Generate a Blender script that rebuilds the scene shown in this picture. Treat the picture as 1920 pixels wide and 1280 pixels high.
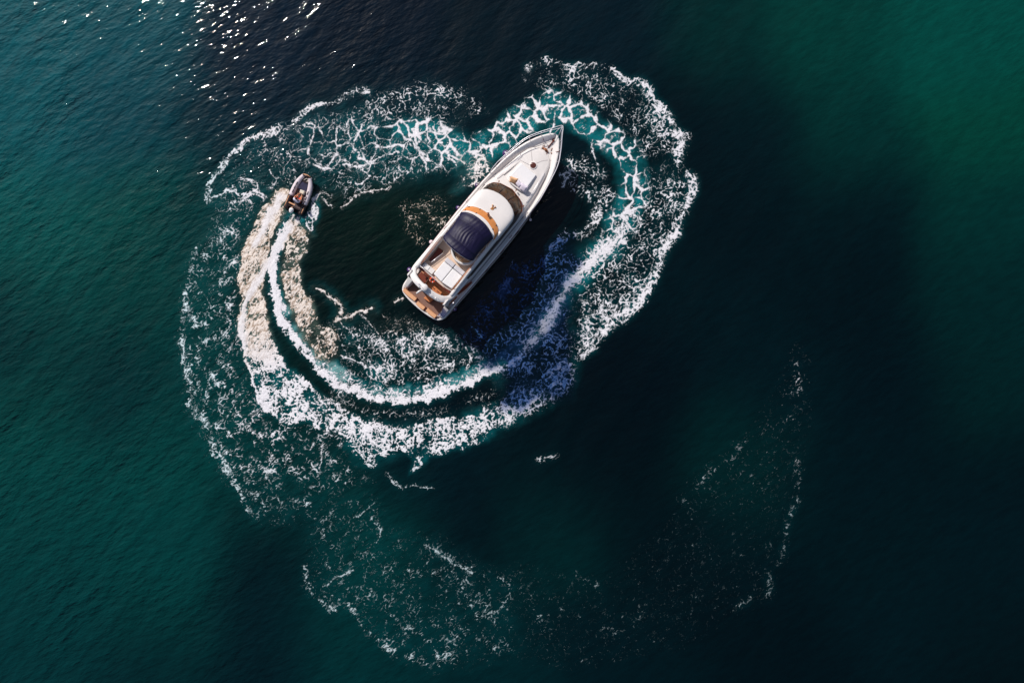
import bpy, bmesh, math, random
import numpy as np
from mathutils import Vector, Matrix
random.seed(7)
for o in list(bpy.data.objects): bpy.data.objects.remove(o)
S = bpy.context.scene
# ------------------------------------------------------------------ camera, sky, sun, exposure
CAM_H = 60.0                       # drone height above the water
cd = bpy.data.cameras.new('camera'); cam = bpy.data.objects.new('camera', cd)
S.collection.objects.link(cam); S.camera = cam
cam.location = (0, 0, CAM_H); cam.rotation_euler = (0, 0, 0)
cd.sensor_width = 36; cd.lens = 36*CAM_H/80.0; cd.clip_end = 20000; cd.clip_start = .5
SUN_AZ = Vector((-.60, .80)).normalized(); SUN_EL = math.radians(45)
w = bpy.data.worlds.new('World'); S.world = w; w.use_nodes = True
nt = w.node_tree; bg = nt.nodes['Background']
sky = nt.nodes.new('ShaderNodeTexSky'); sky.sky_type = 'NISHITA'; sky.sun_disc = False
sky.sun_elevation = SUN_EL; sky.sun_rotation = math.atan2(SUN_AZ.x, SUN_AZ.y)
sky.air_density = .75; sky.dust_density = 1.5; sky.ozone_density = .6
nt.links.new(sky.outputs[0], bg.inputs[0]); bg.inputs[1].default_value = .092
sl = bpy.data.lights.new('sun', 'SUN'); sl.energy = 4.15; sl.angle = math.radians(.5); sl.color = (1, .95, .89)
so = bpy.data.objects.new('sun', sl); S.collection.objects.link(so)
sd = Vector((SUN_AZ.x*math.cos(SUN_EL), SUN_AZ.y*math.cos(SUN_EL), math.sin(SUN_EL)))
so.rotation_euler = sd.to_track_quat('Z', 'Y').to_euler(); so.location = sd*80
vs = S.view_settings; vs.view_transform = 'Standard'; vs.look = 'None'; vs.gamma = 1; vs.exposure = 0; vs.use_curve_mapping = False
S.render.engine = 'CYCLES'

# ------------------------------------------------------------------ materials
def lin(r, g, b):
    f = lambda c: (c/255/12.92) if c/255 <= .04045 else ((c/255+.055)/1.055)**2.4
    return (f(r), f(g), f(b))
def mat(name, col, rough=.5, var=.08, scale=6., bump=0., bscale=40., metal=0., coat=0., stretch=None, spec=.5, attr=None):
    m = bpy.data.materials.new(name); m.use_nodes = True
    n, l = m.node_tree.nodes, m.node_tree.links
    b = n['Principled BSDF']; b.inputs['Roughness'].default_value = rough
    b.inputs['Metallic'].default_value = metal; b.inputs['Coat Weight'].default_value = coat
    b.inputs['Specular IOR Level'].default_value = spec
    tc = n.new('ShaderNodeTexCoord'); mp = n.new('ShaderNodeMapping'); l.new(tc.outputs['Object'], mp.inputs[0])
    if stretch: mp.inputs['Scale'].default_value = stretch
    t = n.new('ShaderNodeTexNoise'); t.inputs['Scale'].default_value = scale; t.inputs['Detail'].default_value = 5
    l.new(mp.outputs[0], t.inputs['Vector'])
    mr = n.new('ShaderNodeMapRange'); mr.inputs[1].default_value = .3; mr.inputs[2].default_value = .7
    mr.inputs[3].default_value = 1-var; mr.inputs[4].default_value = 1+var*.6
    l.new(t.outputs[0], mr.inputs[0])
    mx_ = n.new('ShaderNodeMix'); mx_.data_type = 'RGBA'; mx_.blend_type = 'MULTIPLY'; mx_.inputs[0].default_value = 1
    mx_.inputs[6].default_value = (*col, 1); l.new(mr.outputs[0], mx_.inputs[7])
    l.new(mx_.outputs[2], b.inputs['Base Color'])
    if bump:
        t2 = n.new('ShaderNodeTexNoise'); t2.inputs['Scale'].default_value = bscale; t2.inputs['Detail'].default_value = 3
        l.new(mp.outputs[0], t2.inputs['Vector'])
        bp = n.new('ShaderNodeBump'); bp.inputs['Strength'].default_value = bump; bp.inputs['Distance'].default_value = .02
        l.new(t2.outputs[0], bp.inputs['Height']); l.new(bp.outputs[0], b.inputs['Normal'])
    return m
M = dict(
 gel=mat('white_gelcoat', (.75, .705, .68), .28, .04, 1.5, coat=.3),
 deck=mat('nonskid_deck', (.71, .665, .64), .6, .05, 2.5, bump=.2, bscale=120),
 side=mat('side_deck', (.71, .665, .64), .6, .06, 2.5, bump=.2, bscale=120),
 vinyl=mat('white_vinyl', (.76, .74, .745), .5, .03, 3, bump=.15, bscale=6),
 greyvinyl=mat('grey_vinyl', (.56, .54, .57), .5, .05, 5, bump=.15, bscale=12),
 teak=mat('teak', lin(196, 118, 66), .55, .25, 9, stretch=(.5, 6, 6)),
 teaktan=mat('pale_teak', lin(214, 158, 116), .6, .2, 7, stretch=(.5, 6, 6)),
 teakdark=mat('varnished_teak', lin(112, 44, 22), .4, .3, 9, stretch=(.6, 5, 5), coat=.3),
 weather=mat('weathered_teak', lin(124, 92, 80), .75, .16, 8, stretch=(8, .8, 6)),
 beige=mat('beige_deck', lin(208, 182, 162), .65, .07, 3),
 cream=mat('cream_vinyl', lin(226, 200, 170), .55, .1, 4, bump=.2, bscale=8),
 seam=mat('seam_shadow_gap', lin(150, 140, 140), .8, .05),
 dark=mat('dark_trim', (.02, .014, .014), .35, .2),
 amber=mat('amber_screen', lin(214, 138, 74), .25, .1, 4, coat=.3),
 steel=mat('stainless_steel', (.82, .78, .82), .3, .05, metal=.35),
 gold=mat('gilt_bronze', lin(196, 136, 78), .4, .3, 30, metal=.2),
 bronze=mat('bronze', lin(150, 92, 60), .4, .3, 30, metal=.4),
 rail=mat('rub_rail', lin(120, 62, 70), .4, .2),
 navy=mat('navy_canvas', (.008, .0055, .034), .5, .25, 3, bump=.3, bscale=14, stretch=(.5, 3, 1), spec=.35),
 thread=mat('canvas_seam', (.05, .05, .12), .7, .1),
 orange=mat('orange_foam', lin(232, 84, 40), .5, .1),
 purple=mat('navy_vinyl', lin(70, 40, 96), .35, .15, coat=.2),
 whitef=mat('white_fender', lin(226, 200, 206), .35, .1),
 rope=mat('rope', lin(200, 190, 180), .8, .2),
 tube=mat('grey_hypalon', lin(220, 206, 210), .5, .07, 4, bump=.1, bscale=20),
 tubedark=mat('maroon_hypalon', lin(34, 12, 14), .45, .3, 6),
 strip=mat('black_rubber', (.012, .009, .010), .5, .2),
 tan=mat('tan_strip', lin(218, 160, 118), .5, .15),
 bay=mat('navy_cover', lin(34, 30, 64), .5, .3, 6, bump=.4, bscale=10),
 floor=mat('dinghy_floor', lin(84, 66, 66), .6, .2),
 console=mat('console', lin(222, 212, 196), .4, .06),
 shirt=mat('white_cotton', lin(226, 220, 236), .8, .05, 6, bump=.5, bscale=9),
 skin=mat('skin', lin(205, 140, 104), .5, .08),
 hair=mat('dark_hair', lin(40, 22, 16), .6, .2),
 shorts=mat('orange_cloth', lin(216, 74, 38), .7, .15),
 tancush=mat('tan_fabric', lin(222, 172, 128), .75, .15, 8, bump=.4, bscale=12),
 lavender=mat('lavender_fabric', lin(216, 206, 218), .75, .06, 6, bump=.4, bscale=10),
 flagw=mat('flag_white', lin(230, 225, 235), .7, .05), flagb=mat('flag_blue', lin(52, 44, 132), .7, .08),
 cherry=mat('mahogany', lin(134, 56, 30), .4, .25, 8, stretch=(.6, 5, 5)),
)
def glassmat():
    m = bpy.data.materials.new('smoked_glass'); m.use_nodes = True
    n, l = m.node_tree.nodes, m.node_tree.links; out = n['Material Output']; b = n['Principled BSDF']
    b.inputs['Base Color'].default_value = (.085, .06, .042, 1); b.inputs['Roughness'].default_value = .11
    tr = n.new('ShaderNodeBsdfTransparent'); tr.inputs[0].default_value = (.46, .35, .25, 1)
    t = n.new('ShaderNodeTexNoise'); t.inputs['Scale'].default_value = 1.6
    mr = n.new('ShaderNodeMapRange'); mr.inputs[3].default_value = .50; mr.inputs[4].default_value = .58
    tc = n.new('ShaderNodeTexCoord'); l.new(tc.outputs['Object'], t.inputs['Vector']); l.new(t.outputs[0], mr.inputs[0])
    mx_ = n.new('ShaderNodeMixShader'); l.new(mr.outputs[0], mx_.inputs[0])
    l.new(b.outputs[0], mx_.inputs[1]); l.new(tr.outputs[0], mx_.inputs[2]); l.new(mx_.outputs[0], out.inputs[0])
    return m
M['glass'] = glassmat()

# ------------------------------------------------------------------ mesh helpers
class MB:
    def __init__(s): s.v = []; s.f = []; s.sm = []
    def add(s, vs, fs, smooth=False):
        k = len(s.v); s.v += [tuple(p) for p in vs]; s.f += [tuple(i+k for i in f) for f in fs]; s.sm += [smooth]*len(fs); return s
    def loft(s, rings, close=True, cap0=False, cap1=False, smooth=True):
        n = len(rings[0]); vs = [p for r in rings for p in r]; fs = []
        for i in range(len(rings)-1):
            for j in range(n if close else n-1):
                a = i*n+j; b = i*n+(j+1) % n; fs.append((a, b, b+n, a+n))
        s.add(vs, fs, smooth)
        if cap0: s.add(rings[0], [tuple(range(n))[::-1]])
        if cap1: s.add(rings[-1], [tuple(range(n))])
        return s
    def prism(s, pts, z0, z1, inset=0.):
        if inset:
            c = Vector((sum(p[0] for p in pts)/len(pts), sum(p[1] for p in pts)/len(pts)))
            top = [(Vector(p)-c)*(1-inset/max(.05, (Vector(p)-c).length))+c for p in pts]
        else: top = pts
        return s.loft([[(p[0], p[1], z0) for p in pts], [(p[0], p[1], z1) for p in top]], True, True, True, False)
    def box(s, x0, x1, y0, y1, z0, z1): return s.prism([(x0, y0), (x1, y0), (x1, y1), (x0, y1)], z0, z1)
    def tube(s, path, r, n=8, smooth=True, r2=None):
        P = [Vector(p) for p in path]; rings = []
        for i, p in enumerate(P):
            d = (P[min(i+1, len(P)-1)]-P[max(i-1, 0)]).normalized()
            a = Vector((0, 0, 1)) if abs(d.z) < .9 else Vector((1, 0, 0))
            u = d.cross(a).normalized(); v = d.cross(u)
            rr = r if r2 is None else r+(r2-r)*i/(len(P)-1)
            if hasattr(r, '__len__'): rr = r[i]
            rings.append([p+(u*math.cos(2*math.pi*k/n)+v*math.sin(2*math.pi*k/n))*rr for k in range(n)])
        return s.loft(rings, True, True, True, smooth)
    def ell(s, c, rx, ry, rz, n=16, m=10, rot=None):
        rings = []
        for i in range(m+1):
            a = math.pi*i/m; ring = []
            for k in range(n):
                p = Vector((rx*math.sin(a)*math.cos(2*math.pi*k/n), ry*math.sin(a)*math.sin(2*math.pi*k/n), rz*math.cos(a)))
                if rot: p = rot @ p
                ring.append(p+Vector(c))
            rings.append(ring)
        return s.loft(rings)
    def build(s, name, m, parent=None, bevel=0., sub=0, label=None):
        me = bpy.data.meshes.new(name); me.from_pydata([tuple(p) for p in s.v], [], s.f); me.validate()
        if len(me.polygons) == len(s.sm): me.polygons.foreach_set('use_smooth', s.sm)
        bm = bmesh.new(); bm.from_mesh(me); bmesh.ops.remove_doubles(bm, verts=bm.verts, dist=1e-5)
        bmesh.ops.recalc_face_normals(bm, faces=bm.faces); bm.to_mesh(me); bm.free()
        o = bpy.data.objects.new(name, me); S.collection.objects.link(o); me.materials.append(M[m] if isinstance(m, str) else m)
        if parent: o.parent = parent
        if label: o['label'] = label
        if bevel:
            b = o.modifiers.new('bevel', 'BEVEL'); b.width = bevel; b.segments = 2; b.limit_method = 'ANGLE'; b.angle_limit = .6
        if sub:
            b = o.modifiers.new('sub', 'SUBSURF'); b.levels = b.render_levels = sub
        return o
def tag(o, label, cat, group=None, kind=None):
    if label: o['label'] = label
    if cat: o['category'] = cat
    if group: o['group'] = group
    if kind: o['kind'] = kind
    return o
def thing(name, label, cat, loc=(0, 0, 0), rz=0, group=None):
    o = bpy.data.objects.new(name, None); S.collection.objects.link(o); o.empty_display_size = .3
    o.location = loc; o.rotation_euler = (0, 0, rz); return tag(o, label, cat, group)
def spline(pts, k=6):
    P = [Vector(p) for p in pts]; Q = []
    for i in range(len(P)-1):
        p0, p1, p2, p3 = P[max(i-1, 0)], P[i], P[i+1], P[min(i+2, len(P)-1)]
        for q in range(k):
            t = q/k; Q.append(.5*((2*p1)+(-p0+p2)*t+(2*p0-5*p1+4*p2-p3)*t*t+(-p0+3*p1-3*p2+p3)*t**3))
    return Q+[P[-1]]
def sym(half, k=5):
    """closed outline, mirrored about y=0, from points (x, half width)"""
    h = spline(half, k) if k else [Vector(p) for p in half]
    return [(p[0], p[1]) for p in h]+[(p[0], -p[1]) for p in reversed(h) if p[1] > 1e-4]
def lerp(tab, x):
    if x <= tab[0][0]: return tab[0][1]
    for (a, u), (b, v) in zip(tab, tab[1:]):
        if x <= b:
            t = (x-a)/(b-a); return u+(v-u)*t
    return tab[-1][1]

F32 = np.float32
# ---------- hashing / noise on arrays ----------
def _h(ix, iy, s):
    n = (ix.astype(np.int64)*374761393 + iy.astype(np.int64)*668265263 + s*1442695041) & 0xffffffff
    n = ((n ^ (n >> 13))*1274126177) & 0xffffffff
    n = ((n ^ (n >> 16))*2246822519) & 0xffffffff
    n = n ^ (n >> 15)
    return (n & 0xffffff).astype(F32)/F32(0x1000000)
def vn(x, y, s):                      # value noise -1..1
    x0 = np.floor(x); y0 = np.floor(y)
    fx = x-x0; fy = y-y0
    fx = fx*fx*fx*(fx*(fx*6-15)+10); fy = fy*fy*fy*(fy*(fy*6-15)+10)
    a = _h(x0, y0, s); b = _h(x0+1, y0, s); c = _h(x0, y0+1, s); d = _h(x0+1, y0+1, s)
    return ((a+(b-a)*fx)*(1-fy) + (c+(d-c)*fx)*fy)*2-1
def gn(x, y, s):                      # gradient noise
    x0 = np.floor(x); y0 = np.floor(y)
    fx = x-x0; fy = y-y0
    def g(i, j):
        a = _h(x0+i, y0+j, s)*F32(6.2832)
        return np.cos(a)*(fx-i)+np.sin(a)*(fy-j)
    u = fx*fx*fx*(fx*(fx*6-15)+10); w = fy*fy*fy*(fy*(fy*6-15)+10)
    a, b, c, d = g(0, 0), g(1, 0), g(0, 1), g(1, 1)
    return ((a+(b-a)*u)*(1-w)+(c+(d-c)*u)*w)*1.5
def fbm(x, y, s, o=3):
    r = 0; a = 1; t = 0
    for k in range(o):
        r = r+a*vn(x*2**k+17.3*k, y*2**k-9.1*k, s+k*31); t += a; a *= .55
    return r/t
def vor(x, y, s):                     # approx distance to the nearest cell wall, in cell units
    x0 = np.floor(x); y0 = np.floor(y)
    f1 = np.full(x.shape, 9., F32); f2 = f1.copy()
    for i in (-1, 0, 1):
        for j in (-1, 0, 1):
            cx = x0+i; cy = y0+j
            d = np.sqrt((cx+_h(cx, cy, s)-x)**2+(cy+_h(cx, cy, s+7)-y)**2)
            f2 = np.minimum(f2, np.maximum(f1, d)); f1 = np.minimum(f1, d)
    return f2-f1
def ss(a, b, x):
    t = np.clip((x-a)/(b-a), 0, 1); return t*t*(3-2*t)
def curve(X, Y, pts, smooth=True):
    """distance to a polyline, signed side, and interpolated extra columns"""
    P = np.array(pts, F32)
    if smooth and len(P) > 2:         # Catmull-Rom
        Q = []
        for i in range(len(P)-1):
            p0 = P[max(i-1, 0)]; p1 = P[i]; p2 = P[i+1]; p3 = P[min(i+2, len(P)-1)]
            for t in (0, 1/3, 2/3):
                Q.append(.5*((2*p1)+(-p0+p2)*t+(2*p0-5*p1+4*p2-p3)*t*t+(-p0+3*p1-3*p2+p3)*t**3))
        Q.append(P[-1]); P = np.array(Q, F32)
    best = np.full(X.shape, 1e9, F32); side = np.zeros(X.shape, F32); U = np.zeros(X.shape, F32)
    E = [np.zeros(X.shape, F32) for _ in range(P.shape[1]-2)]
    u = 0
    for a, b in zip(P[:-1], P[1:]):
        d = b[:2]-a[:2]; L = float(np.hypot(*d)) or 1e-6
        m = 130
        x0, x1 = min(a[0], b[0])-m, max(a[0], b[0])+m; y0, y1 = min(a[1], b[1])-m, max(a[1], b[1])+m
        i0, i1 = np.searchsorted(Y[:, 0], [y0, y1]); j0, j1 = np.searchsorted(X[0], [x0, x1])
        if i1 <= i0 or j1 <= j0: u += L; continue
        s = (slice(i0, i1), slice(j0, j1))
        px = XW[s]-a[0]; py = YW[s]-a[1]
        t = np.clip((px*d[0]+py*d[1])/L**2, 0, 1)
        D = np.hypot(px-t*d[0], py-t*d[1])
        k = D < best[s]
        best[s] = np.where(k, D, best[s])
        side[s] = np.where(k, np.sign(d[0]*py-d[1]*px), side[s])
        U[s] = np.where(k, u+t*L, U[s])
        for q in range(len(E)):
            E[q][s] = np.where(k, a[2+q]+(b[2+q]-a[2+q])*t, E[q][s])
        u += L
    return best, side, U, E
def poly(X, Y, pts):
    """signed distance to a closed polygon, positive inside"""
    P = np.array(pts, F32); inside = np.zeros(X.shape, bool); best = np.full(X.shape, 200., F32)
    for a, b in zip(P, np.roll(P, -1, 0)):
        d = b-a; L2 = float(d@d) or 1e-6
        px = XW-a[0]; py = YW-a[1]
        t = np.clip((px*d[0]+py*d[1])/L2, 0, 1)
        best = np.minimum(best, np.hypot(px-t*d[0], py-t*d[1]))
        c = ((a[1] > YW) != (b[1] > YW))
        with np.errstate(divide='ignore', invalid='ignore'):
            xi = (b[0]-a[0])*(YW-a[1])/(b[1]-a[1] if b[1] != a[1] else 1e-6)+a[0]
        inside ^= c & (XW < xi)
    return np.where(inside, best, -best)

C1 = [(552,402),(541,425),(529,448),(521,470),(517,500),(518,530),(523,560),(531,590),(545,618),(562,645),(585,672),(610,697),(640,718),(672,732),(705,741),(740,746),(775,745),(810,738),(845,727),(880,712),(915,697),(950,680),(985,655),(1010,625),(1040,585),(1055,555),(1078,520),(1105,495),(1130,470),(1150,450),(1165,430),(1178,400),(1188,370),(1190,340),(1187,312),(1178,290),(1162,272),(1140,255),(1120,240),(1100,225),(1078,212),(1055,203),(1035,198),(1015,207),(995,218),(975,230),(955,245),(932,262),(910,274),(890,288),(868,284),(845,270),(820,255),(795,245),(765,238)]

def build(x0, x1, y0, y1, step=1.0):
    """foam level f (in px, >0 is foam), aeration a, tone t, painted blue shade b  on a px grid"""
    global XW, YW
    xs = np.arange(x0, x1, step, dtype=F32); ys = np.arange(y0, y1, step, dtype=F32)
    X, Y = np.meshgrid(xs, ys)
    XW = X+4.5*fbm(X/26, Y/26, 11, 3)*1.6+2.2*fbm(X/7, Y/7, 12, 2)
    YW = Y+4.5*fbm(X/26, Y/26, 21, 3)*1.6+2.2*fbm(X/7, Y/7, 22, 2)
    XV = X+7*fbm(X/30, Y/30, 31, 2)+3.2*fbm(X/9, Y/9, 32, 3)
    YV = Y+7*fbm(X/30, Y/30, 41, 2)+3.2*fbm(X/9, Y/9, 42, 3)
    nA = fbm(X/45, Y/45, 51, 2); nB = fbm(X/16, Y/16, 61, 2); nC = fbm(X/6, Y/6, 71, 2); nD = fbm(X/2.6, Y/2.6, 81, 2)
    ZL = np.zeros(X.shape, F32)
    DL = ZL.copy(); DM = ZL.copy(); DD = ZL.copy(); DS = ZL.copy(); f = np.full(X.shape, -5., F32); A = ZL.copy(); T = ZL.copy(); B = ZL.copy()
    def mx(a, b): np.maximum(a, b, out=a)
    # ---- the loop swept by the propeller ----
    dist, side, U, _ = curve(X, Y, C1)
    v = dist*side                                    # side >0 : outer/left while running back from the motor?
    VV = v
    # ranges of U along the loop
    r_fresh = ss(20, 60, U)*(1-ss(700, 860, U))
    r_mid = ss(700, 800, U)*(1-ss(980, 1060, U))
    r_old = ss(950, 1050, U)
    w1 = 8.5+2.5*nB+3.*nC
    ragged = 2.2*nD+3*vn(X/4.5, Y/4.5, 91)
    sgn = SG
    edge = w1*(.60-.36*ss(150, 330, U))-np.abs(v*sgn-3)+ragged*.8+1.2*gn(X/2.2, Y/2.2, 92)
    mx(f, np.where((U > 12) & (U < 880), edge-3*(1-r_fresh)*1.2, -5))
    mx(DD, np.where((U > 25) & (U < 880), (1.0-.10*ss(160, 300, U)-.14*ss(560, 760, U)+.1*nB)*(1-ss(3, 19, np.abs(v*sgn-3)+3*nC)), 0))
    # turquoise, aerated water on the inside of the streak
    ins = -v*sgn
    aer = ss(-6, 3, ins)*(1-ss(14, 32, ins+4*nB))*ss(60, 200, U)*(1-.0*r_old)
    A0 = aer*(1-ss(740, 900, U))*1.0
    mx(A, A0)
    # ragged lace over the turquoise
    mx(DM, .58*ss(-4, 4, ins)*(1-ss(14, 30, ins))*ss(180, 330, U)*(1-ss(690, 760, U)))
    # part under the painted blue shade
    mid = np.exp(-(v/20)**2)*r_mid
    mx(DM, .80*mid); mx(DD, .88*np.exp(-(v/13)**2)*r_mid); mx(A, 1.3*mid)
    # old lace part
    wo = 36+9*nA
    old = (1-ss(wo*.45, wo, np.abs(v)))*r_old
    mx(DL, 1.0*old); mx(DM, .34*old); mx(A, .9*(1-ss(wo*.35, wo*1.1, np.abs(v+4)))*r_old)
    hot = np.exp(-((U-1035)/75)**2)+.6*np.exp(-((U-1350)/60)**2)+.8*np.exp(-((U-1470)/30)**2)
    mx(DD, .70*hot*(1-ss(8, 24, np.abs(v))))
    # ---- fresh bow wave on the outside of the turn ----
    p = poly(X, Y, [(536,350),(517,358),(495,385),(478,405),(468,430),(458,450),(452,475),(450,500),(445,525),(447,560),(446,590),(449,620),(453,650),(460,690),(470,720),(480,748),(495,770),(520,792),(548,800),(575,795),(600,810),(640,820),(652,835),(657,855),(680,878),(712,874),(728,848),(752,845),(770,862),(766,892),(785,882),(812,862),(850,850),(900,838),(935,812),(965,800),(990,770),(985,735),(945,752),(905,752),(880,768),(840,778),(790,788),(740,800),(690,788),(645,762),(600,730),(566,704),(545,688),(525,655),(512,620),(503,590),(497,560),(495,530),(500,500),(506,480),(512,450),(521,425),(533,404),(543,382),(549,362)])
    q = ss(610, 730, Y)                              # fresh -> broken
    q2 = ss(640, 720, X)
    body = ss(-3, 7, p+3*nC)
    mx(DD, body*(1.0-.25*q-.06*q2+.15*nB)*np.where(X > 860, .86-.1*ss(880, 990, X), 1))
    rim = np.exp(-((p-5)/5)**2)*(X < 500+.0*Y)*(Y > 380)
    mx(DD, .98*rim*(Y < 800))
    mx(A, .95*ss(-4, 10, p)*(1-.7*q)); T += ss(-8, 4, p)*(1-ss(600, 720, Y+.25*(X-470)))
    # smooth bright streaks in the fresh wake
    for pts, w in (([(545,428),(527,452),(512,478),(497,502),(480,530),(466,556),(458,585),(455,620),(456,650)], 6.5),
                   ([(528,372),(512,395),(496,425),(480,455)], 7), ([(560,412),(552,430),(540,446),(530,462)], 3.2), ([(552,406),(541,428),(534,440)], 2.6)):
        d, _, uu, _ = curve(X, Y, pts)
        mx(f, w*(1-.3*ss(120, 260, uu))-d+1.6*nC+1.5*nD); mx(T, ss(w+6, w, d)*.35)
    # ---- inner bow wave ----
    p = poly(X, Y, [(548,420),(560,424),(572,426),(583,438),(579,466),(568,490),(566,520),(571,545),(584,560),(596,588),(606,610),(625,620),(636,648),(636,670),(618,682),(596,668),(574,642),(558,616),(545,590),(535,560),(530,530),(529,500),(533,470),(540,445)])
    mx(DD, ss(-3, 5, p+3*nC)*(.88+.12*nB-.14*ss(540, 650, Y))); T += ss(-8, 3, p)*.95; mx(A, .75*ss(-4, 8, p)*(1-.6*ss(560, 660, Y)))
    p = poly(X, Y, [(588,362),(596,368),(602,390),(600,412),(590,430),(582,442),(572,430),(571,410),(580,392)])
    mx(DD, ss(-2, 5, p+2*nC)*.76); mx(A, .4*ss(-8, 4, p))
    p = poly(X, Y, [(533,392),(545,398),(560,402),(574,400),(584,420),(582,440),(560,436),(545,430),(524,440),(518,430),(524,410)]); mx(A, .6*ss(-6, 6, p)); mx(DM, .45*ss(-3, 6, p))
    # the dark trough between the waves is left open
    ST = []
    # ---- single strands ----
    def strand(pts, w=2.2, brk=.5, tone=0, blue=0, halo=0):
        if pts[0][1] > 860: w *= .72; brk = max(brk, .6)
        d, _, uu, ex = curve(X, Y, pts)
        ww = w*(.80+.5*nB+.6*nC)-brk*w*ss(-.1, .8, nB-.3*nC)*1.6
        mx(f, ww-d+1.3*nD+.8*gn(X/2.0, Y/2.0, 93)); mx(DM, .42*(1-ss(w, w+7, d)))
        if tone: mx(T, ss(14, 4, d)*tone)
        if halo: mx(A, halo*ss(26, 4, d))
    for s in STR: strand(*s)
    for pts, w in (([(545,428),(527,452),(512,478),(497,502),(480,530),(466,556),(458,585),(455,620),(456,650)], 7), ([(528,372),(512,395),(496,425),(480,455)], 7)):
        d, _, _, _ = curve(X, Y, pts); ST.append(ss(w+5, w-5, d+1.5*nC)*.75)
    ST.append(ss(9, 3, np.abs(v*sgn-1))*ss(20, 50, U)*.8)
    # ---- patches ----
    for kind, dens, soft, pts, tone, aer in PATCH:
        p = poly(X, Y, pts)
        m = ss(-soft, soft, p)*dens
        mx({'L': DL, 'M': DM, 'D': DD, 'S': DS}[kind], m)
        if tone: mx(T, ss(-soft-4, 2, p)*tone)
        if aer: mx(A, ss(-soft-8, 10, p)*aer)
    # ---- lines of foam marking old edges ----
    for kind, dens, w, pts in EDGE:
        d, _, uu, _ = curve(X, Y, pts)
        m = dens*(1-ss(w*.35, w*1.25, d+w*.35*nB))
        mx({'L': DL, 'M': DM, 'D': DD, 'S': DS}[kind], m)
    # ---- turn densities into patterns ----
    a, b = XV/30, YV/30
    kz = ss(-.15, .35, nA); XQ = XV+5*fbm(X/17, Y/17, 33, 2); YQ = YV+5*fbm(X/17, Y/17, 43, 2)
    eL = vor(XQ/(25), YQ/(25), 101)*12.5
    XX = XV+2.5*nD; YY = YV+2.5*nC
    eM = vor(XX/15, YY/15, 111)*15*.5
    g1 = np.abs(gn(XV/14.5, YV/14.5, 112)+.25*gn(X/5.6, Y/5.6, 113))*12
    g2 = np.abs(gn(XV/9.5+9, YV/9.5, 114)+.2*gn(X/3.8, Y/3.8, 115))*9
    bk = ss(-.35, .35, gn(X/13+3, Y/13, 116)+.6*gn(X/5.5, Y/5.5, 117)+1.5*(DM-.55))
    brkM = bk
    eD = vor((X+2.6*nC+1.5*nD)/7.2, (Y+2.6*nB+1.6*nD)/7.2, 121)*7.2*.5
    fine = .9*nD+.8*gn(X/2.1, Y/2.1, 119)
    brkL = .62+.38*ss(-.55, .15, nB+.5*nA+DL*.8-.45)
    mx(f, np.where(DL > .02, (2.3*DL**1.1*(1+.55*nC+.5*nB)*brkL)-eL*.85+.55*fine-.15, -5))
    junction = .55*nA
    wM = 4.6*DM**1.25*(1+.6*nB+.7*nA)
    mx(f, np.where(DM > .02, wM*brkM*1.05-g1+fine*.6-.35, -5))
    mx(f, np.where(DM > .02, (wM*1.0*(1-.75*brkM)-.35)-g2+fine*.5-.2, -5))
    mx(f, np.where(DM > .5, (wM*.75-1.0)-eM+.5*fine, -5))
    dots = gn(X/2.9, Y/2.9, 118)
    mx(f, np.where(DM > .05, (dots-.80+.38*DM+.25*nB)*3, -5))
    gA = np.abs(gn(XV/10.5, YV/10.5, 122)+.35*gn(X/4.6, Y/4.6, 123))
    gB = np.abs(gn(XV/5.6+5, YV/5.6, 124)+.3*gn(X/2.8, Y/2.8, 125))
    fresh = ss(.78, .92, DD)
    fa = fbm((X*.62-Y*.78+3*nB)/9, (X*.78+Y*.62+2*nC)/2.6, 127, 3)
    fd = (DD-.66)*9.5*(1+.2*nA)+1.7*nB+5.5*(.24-gA)*(1-.6*fresh)+3.2*(.20-gB)+1.5*gn(X/2.4, Y/2.4, 126)*(1-.1*fresh)+.9*nD+3.4*fa*np.clip(T*1.2, 0, 1)-.5*T
    mx(f, np.where(DD > .03, fd, -5))
    # speckle: small dabs strung along diagonal lines
    ux = (X*.80-Y*.60); uy = (X*.60+Y*.80)
    sp = fbm((ux+3*nC)/7.5, (uy+4*nB)/3.0, 131, 2)
    ln = 1-np.abs(fbm((ux+6*nB)/30, (uy+8*nA)/9, 141, 2))*4.2
    fs = 3.1*(sp+.30*np.clip(ln, -1, 1)+.35*nB-1.12+.92*DS)
    mx(f, np.where(DS > .02, np.minimum(fs*.9-.15, 1.1), -5))
    sq = np.abs(gn((ux+5*nB)/13, (uy+4*nC)/6.5, 142))*7.5
    mx(f, np.where(DS > .02, np.minimum(2.9*DS*(.55+1.2*nB+.5*nC)-sq-.2+.6*fine, 1.25), -5))
    mx(f, np.where(DS > .02, (gn(X/2.6, Y/2.6, 143)-.92+.40*DS+.2*nB)*3, -5))
    for q_ in ST: T = T*(1-q_)
    # ---- shade painted as blue over foam and water ----
    p = poly(X, Y, BLUE_SHADE)
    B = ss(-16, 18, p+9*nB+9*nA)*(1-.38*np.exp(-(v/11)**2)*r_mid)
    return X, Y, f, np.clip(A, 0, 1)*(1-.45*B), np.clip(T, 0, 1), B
SG = 1
BLUE_SHADE = [(850,600),(900,540),(960,480),(1030,440),(1078,432),(1086,480),(1079,560),(1078,620),(1079,700),(1068,760),(1000,752),(975,775),(925,765),(935,740),(935,690),(905,690),(890,650),(865,640)]  # outline of the zone where shade is painted in blue
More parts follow.
